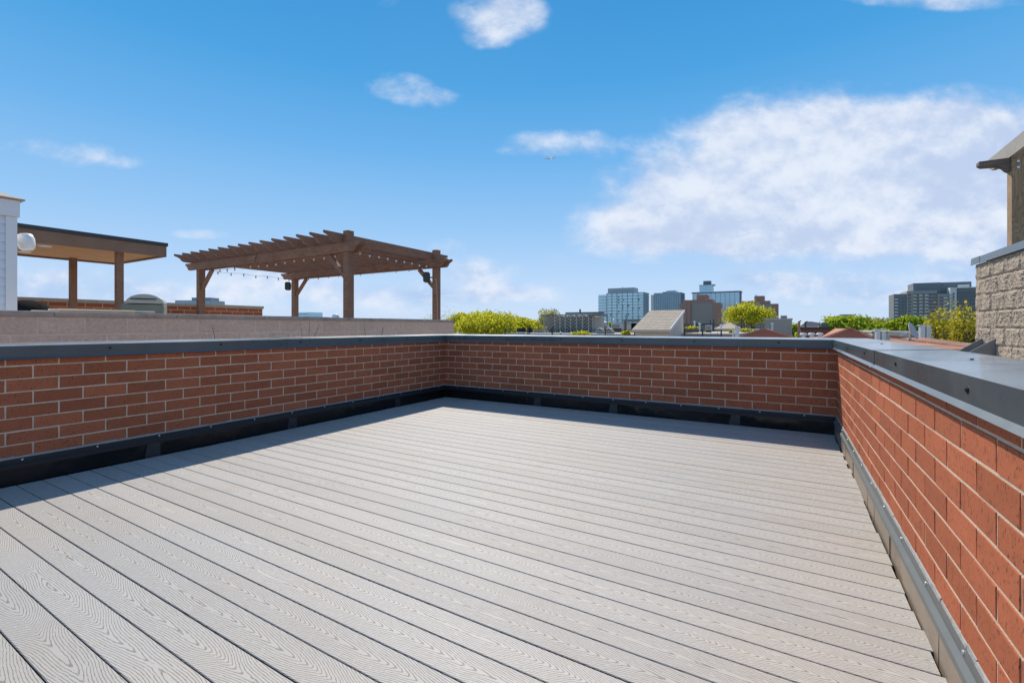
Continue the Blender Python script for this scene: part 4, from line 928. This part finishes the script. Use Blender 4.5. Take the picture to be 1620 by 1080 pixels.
# shingled stair bulkhead
bk = thing('shingled_bulkhead', 'stair bulkhead with sloped grey brown shingle roof and cream side wall', 'bulkhead', (-6.78, 24, -1))
bw, bd = 1.81, 3.5; e0, e1 = 2.06, 3.10
MB().prism([(0, 0), (bd, 0), (bd, e1), (0, e0)], lambda y, z: (.05, y, z), lambda y, z: (bw-.03, y, z)).build('wall', M['beige'], bk)
for i in range(12):
    z_a = 1.0+i*.16
    MB().box(bw-.03, .02 if z_a < e0 else (z_a-e0)/(e1-e0)*bd+.25, z_a, bw, bd, min(z_a+.155, e1-.02)).build('siding_board', M['cream'], bk)
ns = 13; sl3 = math.hypot(bd+.2, (e1-e0)*(bd+.2)/bd)
for i in range(ns):
    for j in range(6):
        ya = -.15+(bd+.2)*i/ns; yb = ya+(bd+.2)/ns*1.05; za = e0+(e1-e0)*(ya/bd)+.07; zb_ = e0+(e1-e0)*(yb/bd)+.060
        xa_ = -.08+j*(bw+.14)/6-(.08 if i % 2 and j else 0); xb_ = -.08+(j+1)*(bw+.14)/6-(.08 if i % 2 and j < 5 else 0)
        mb = MB(); mb.v = [(xa_, ya, za-.03), (xb_-.006, ya, za-.03), (xb_-.006, yb, zb_-.03), (xa_, yb, zb_-.03), (xa_, ya, za), (xb_-.006, ya, za), (xb_-.006, yb, zb_), (xa_, yb, zb_)]
        mb.f = [(0, 3, 2, 1), (4, 5, 6, 7), (0, 1, 5, 4), (1, 2, 6, 5), (2, 3, 7, 6), (3, 0, 4, 7)]
        mb.build('shingle', M['shingle'], bk)
fbox(bk, 'gutter', -.1, -.2, e0-.10, bw+.08, -.13, e0+.02, M['beige'])
MB().bar((bw+.04, -.15, e0-.0), (bw+.04, bd+.1, e1+.02), .03, .14).build('rake_board', M['siding'], bk)
# red gables
def gable(label, pxa, pxb, pxm, yap, yb, Y, dep):
    x0, x1, xm = qx(pxa, Y), qx(pxb, Y), qx(pxm, Y)-qx(pxa, Y); z1 = q(pxm, yap, Y)[2]+11; z0 = q(pxm, yb, Y)[2]+11; w_ = x1-x0
    r_ = thing('red_gable_house', label, 'house', (x0, Y, -11))
    fbox(r_, 'wall', 0, 0, 0, w_, dep, z0, M['redroof'])
    MB().prism([(0, z0+.002), (w_, z0+.002), (xm, z1)], lambda x, z: (x, -.02, z), lambda x, z: (xm+(x-xm)*.6, dep, z)).build('gable', M['redroof'], r_)
    MB().bar((-.05, -.05, z0+.02), (xm, -.05, z1+.03), .07, .05).bar((w_+.05, -.05, z0+.02), (xm, -.05, z1+.03), .07, .05).build('verge', M['redb'], r_)
gable('left red gable with low flat pitch behind the far parapet', 1170, 1256, 1208, 520.5, 534, 24, 6)
gable('right red gable with low flat pitch behind the far parapet corner', 1299, 1390, 1345, 520, 537.5, 21, 6)
# hip roof
x0, x1 = qx(1128, 46), qx(1168, 46); z1 = q(1148, 510, 46)[2]+11; z0 = q(1148, 520, 46)[2]+11; hp = thing('hip_roof_house', 'low grey brown hip roof right of the dark brick block', 'house', (x0, 46, -11))
fbox(hp, 'wall', .2, .2, 0, x1-x0-.2, 5, z0, M['beige'])
mb = MB(); w_ = x1-x0; mb.v = [(0, 0, z0), (w_, 0, z0), (w_, 5.2, z0), (0, 5.2, z0), (w_*.45, 2.5, z1), (w_*.55, 2.7, z1)]; mb.f = [(0, 1, 5, 4), (1, 2, 5), (2, 3, 4, 5), (3, 0, 4), (0, 3, 2, 1)]; mb.build('roof', M['shingle'], hp)
# masts
for i, (px, yt) in enumerate(((1123.5, 505), (1129, 505.5), (1173, 504), (1177, 505.5))):
    x, y, z = q(px, 520, 44 if i < 2 else 36); tag(MB().tube((0, 0, -1), (0, 0, (520-yt)*y/ray(px)[1]/FOC), .045, .045, 6).build('roof_mast', M['darkmetal'], loc=(x, y, z)),
        ['left black pole of the pair near the hip roof', 'right black pole of the pair near the hip roof', 'left black pole against the big round tree', 'right black pole against the big round tree'][i], 'pole')
# flues
def flue(label, px, yt, yb, Y, wpx, n_=1, sq=False):
    x, _, zt = q(px, yt, Y); d = Y/ray(px)[1]; r = wpx*d/FOC/2; zb = q(px, yb, Y)[2]-.6; h = zt-zb
    r_ = thing('metal_flue', label, 'flue', (x, Y, zb))
    if sq:
        for k_ in range(2): fbox(r_, 'duct', -r+k_*r, -.1, 0, k_*r-.02, .12, h-.02*k_, M['steelwhite'])
        fbox(r_, 'cap', -r-.02, -.12, h+.002, r, .14, h+.03, M['steelwhite'])
    else:
        MB().tube((0, 0, 0), (0, 0, h-.08), r*.8, seg=14).build('pipe', M['steelwhite'], r_, smooth=False); MB().tube((0, 0, h-.079), (0, 0, h), r, r, 14).build('cap', M['steelwhite'], r_)
        MB().tube((0, 0, h*.6), (0, 0, h*.63), r*.92, r*.92, 14).build('collar', M['steelwhite'], r_)
flue('silver round flue left of the left red gable', 1166.5, 516, 533, 20, 7)
flue('small silver flue stub beside the silver round flue', 1160, 519, 533, 21, 4)
flue('square pale metal duct pair right of the right red gable', 1393.5, 522.5, 541, 13.5, 13, sq=True)
flue('tall blue grey duct pair on the low red brick house', 1464, 515.5, 537, 15, 14, sq=True)
for i, px in enumerate((1271, 1284, 1297)):
    x, y, z = q(px, 534, 19); r_ = thing('mushroom_vent', ['left', 'middle', 'right'][i]+' white mushroom vent of three beside the right red gable', 'vent', (x, y, z), group='mushroom vents')
    MB().tube((0, 0, -.2), (0, 0, .09), .06, .06, 12).build('neck', M['white'], r_); MB().lathe([(0, .17), (.08, .16), (.11, .12), (.11, .09), (0, .09)], seg=14).build('cap', M['white'], r_)
for i, (px, yt) in enumerate(((1264, 509), (1274, 510))):
    x, y, z = q(px, 528, 30); h_ = (528-yt)*30/ray(px)[1]/FOC; r_ = thing('chimney_pipe', ['dark chimney pipe at the left edge of the red bulkhead', 'short bent dark pipe above the red bulkhead'][i], 'pipe', (x, y, z))
    MB().tube((0, 0, -.5), (0, 0, h_), .06-.02*i, .06-.02*i, 8).build('pipe', M['redb'] if i == 0 else M['darkmetal'], r_); MB().tube((-.03, 0, h_), (.1, 0, h_+.06), .04, .04, 8).build('cowl', M['darkmetal'], r_)
# satellite dish
x, y, z = q(1438, 545, 11.5); sd = thing('satellite_dish', 'grey satellite dish on a tripod right of the square duct pair', 'satellite dish', (x, y, z))
MB().lathe([(0, 0), (.09, .012), (.15, .035), (.17, .05), (.165, .055), (.09, .02), (0, .008)], seg=20).build('dish', M['mech'], sd, smooth=True, loc=(0.02, 0, .25), rot=(R(70), 0, R(65)))
MB().tube((.02, 0, .25), (-.16, -.1, .16), .008).tube((0, 0, 0), (.03, 0, .24), .015).build('arm', M['mech'], sd)
for k_ in range(3): MB().tube((0, 0, .12), (.22*math.cos(k_*2.1), .22*math.sin(k_*2.1), -.02), .009).build('tripod_leg', M['mech'], sd)
# clay tile coping rows on stucco wall
def tilewall(label, pa, ya, pb, yb, Ya_, Yb_, m):
    A = Vector(q(pa, ya, Ya_)); B = Vector(q(pb, yb, Yb_)); L_ = (B-A).length
    ang = math.atan2(B.y-A.y, B.x-A.x); r_ = thing('tiled_wall', label, 'wall', A, ang); dzz = (B.z-A.z)
    MB().prism([(-.12, -3), (.12, -3), (.12, -.03), (-.12, -.03)], lambda y, z: (0, y, z), lambda y, z: (L_, y, z+dzz)).build('wall', m, r_)
    me = MB().prism([(.06*math.cos(t), .05*math.sin(t)) for t in [math.pi*k_/6 for k_ in range(7)]], lambda u, z: (u, -.19, z-.02), lambda u, z: (u, .17, z+.0)).mesh('roof_tile', M['clay'])
    n_ = int(L_/.13)
    for i in range(n_): link('roof_tile', me, r_, ((i+.5)*L_/n_, 0, dzz*(i+.5)/n_))
tilewall('stucco wall capped with clay tiles right of the satellite dish', 1441, 536.5, 1548, 550, 14, 11.4, M['cmu_r'])
tilewall('lower clay tiled parapet just beyond the right coping', 1400, 541, 1521, 556, 12, 8.6, M['clay'])
# thin metal stays on the low red house
for i, px in enumerate((1490, 1505, 1518, 1533)):
    x, y, z = q(px, 538, 15.5); tag(MB().bar((-.05, 0, 0), (.06, 0, .22), .02, .02).bar((.06, 0, .22), (.09, 0, 0), .015, .015).build('metal_stay', M['steelwhite'], loc=(x, y, z)),
        ['first', 'second', 'third', 'fourth'][i]+' thin slanted metal stay from the left along the low red roof', 'bracket', 'metal stays on the low red roof')

# ------------------------------------------------------------------ airliner
a, b = ray(869.5); dd = 1500
apn = thing('airliner', 'tiny white airliner crossing the sky above the centre', 'aeroplane', (a*dd, b*dd, CAMH+(HZ-250.5)*dd/FOC), R(YAW))
apn.rotation_euler = (R(32), 0, R(YAW))
mb = MB().tube((-16, 0, 0), (13, 0, 0), 1.9, 1.9, 10).tube((13, 0, 0), (20, 0, .8), 1.9, .3, 10).tube((-16, 0, 0), (-19.5, 0, -.4), 1.9, .5, 10); mb.build('fuselage', M['alu'], apn)
for s in (-1, 1):
    MB().prism([(-4, 0), (3, 0), (8, 16), (5.5, 16)], lambda x, y: (x, s*y, -1+abs(y)*.08), lambda x, y: (x, s*y, -.5+abs(y)*.08)).build('wing', M['alu'], apn)
    MB().prism([(15, 0), (18.5, 0), (20, 6), (18.5, 6)], lambda x, y: (x, s*y, .8), lambda x, y: (x, s*y, 1.1)).build('tailplane', M['alu'], apn)
    MB().tube((-3.5, s*5.5, -1.8), (.5, s*5.5, -1.8), 1., .8, 8).build('engine', M['mech'], apn)
MB().prism([(13.5, 1), (18.5, 1), (20.5, 6.2), (18.3, 6.2)], lambda x, z: (x, -.2, z), lambda x, z: (x, .2, z)).build('tail_fin', M['alu'], apn)
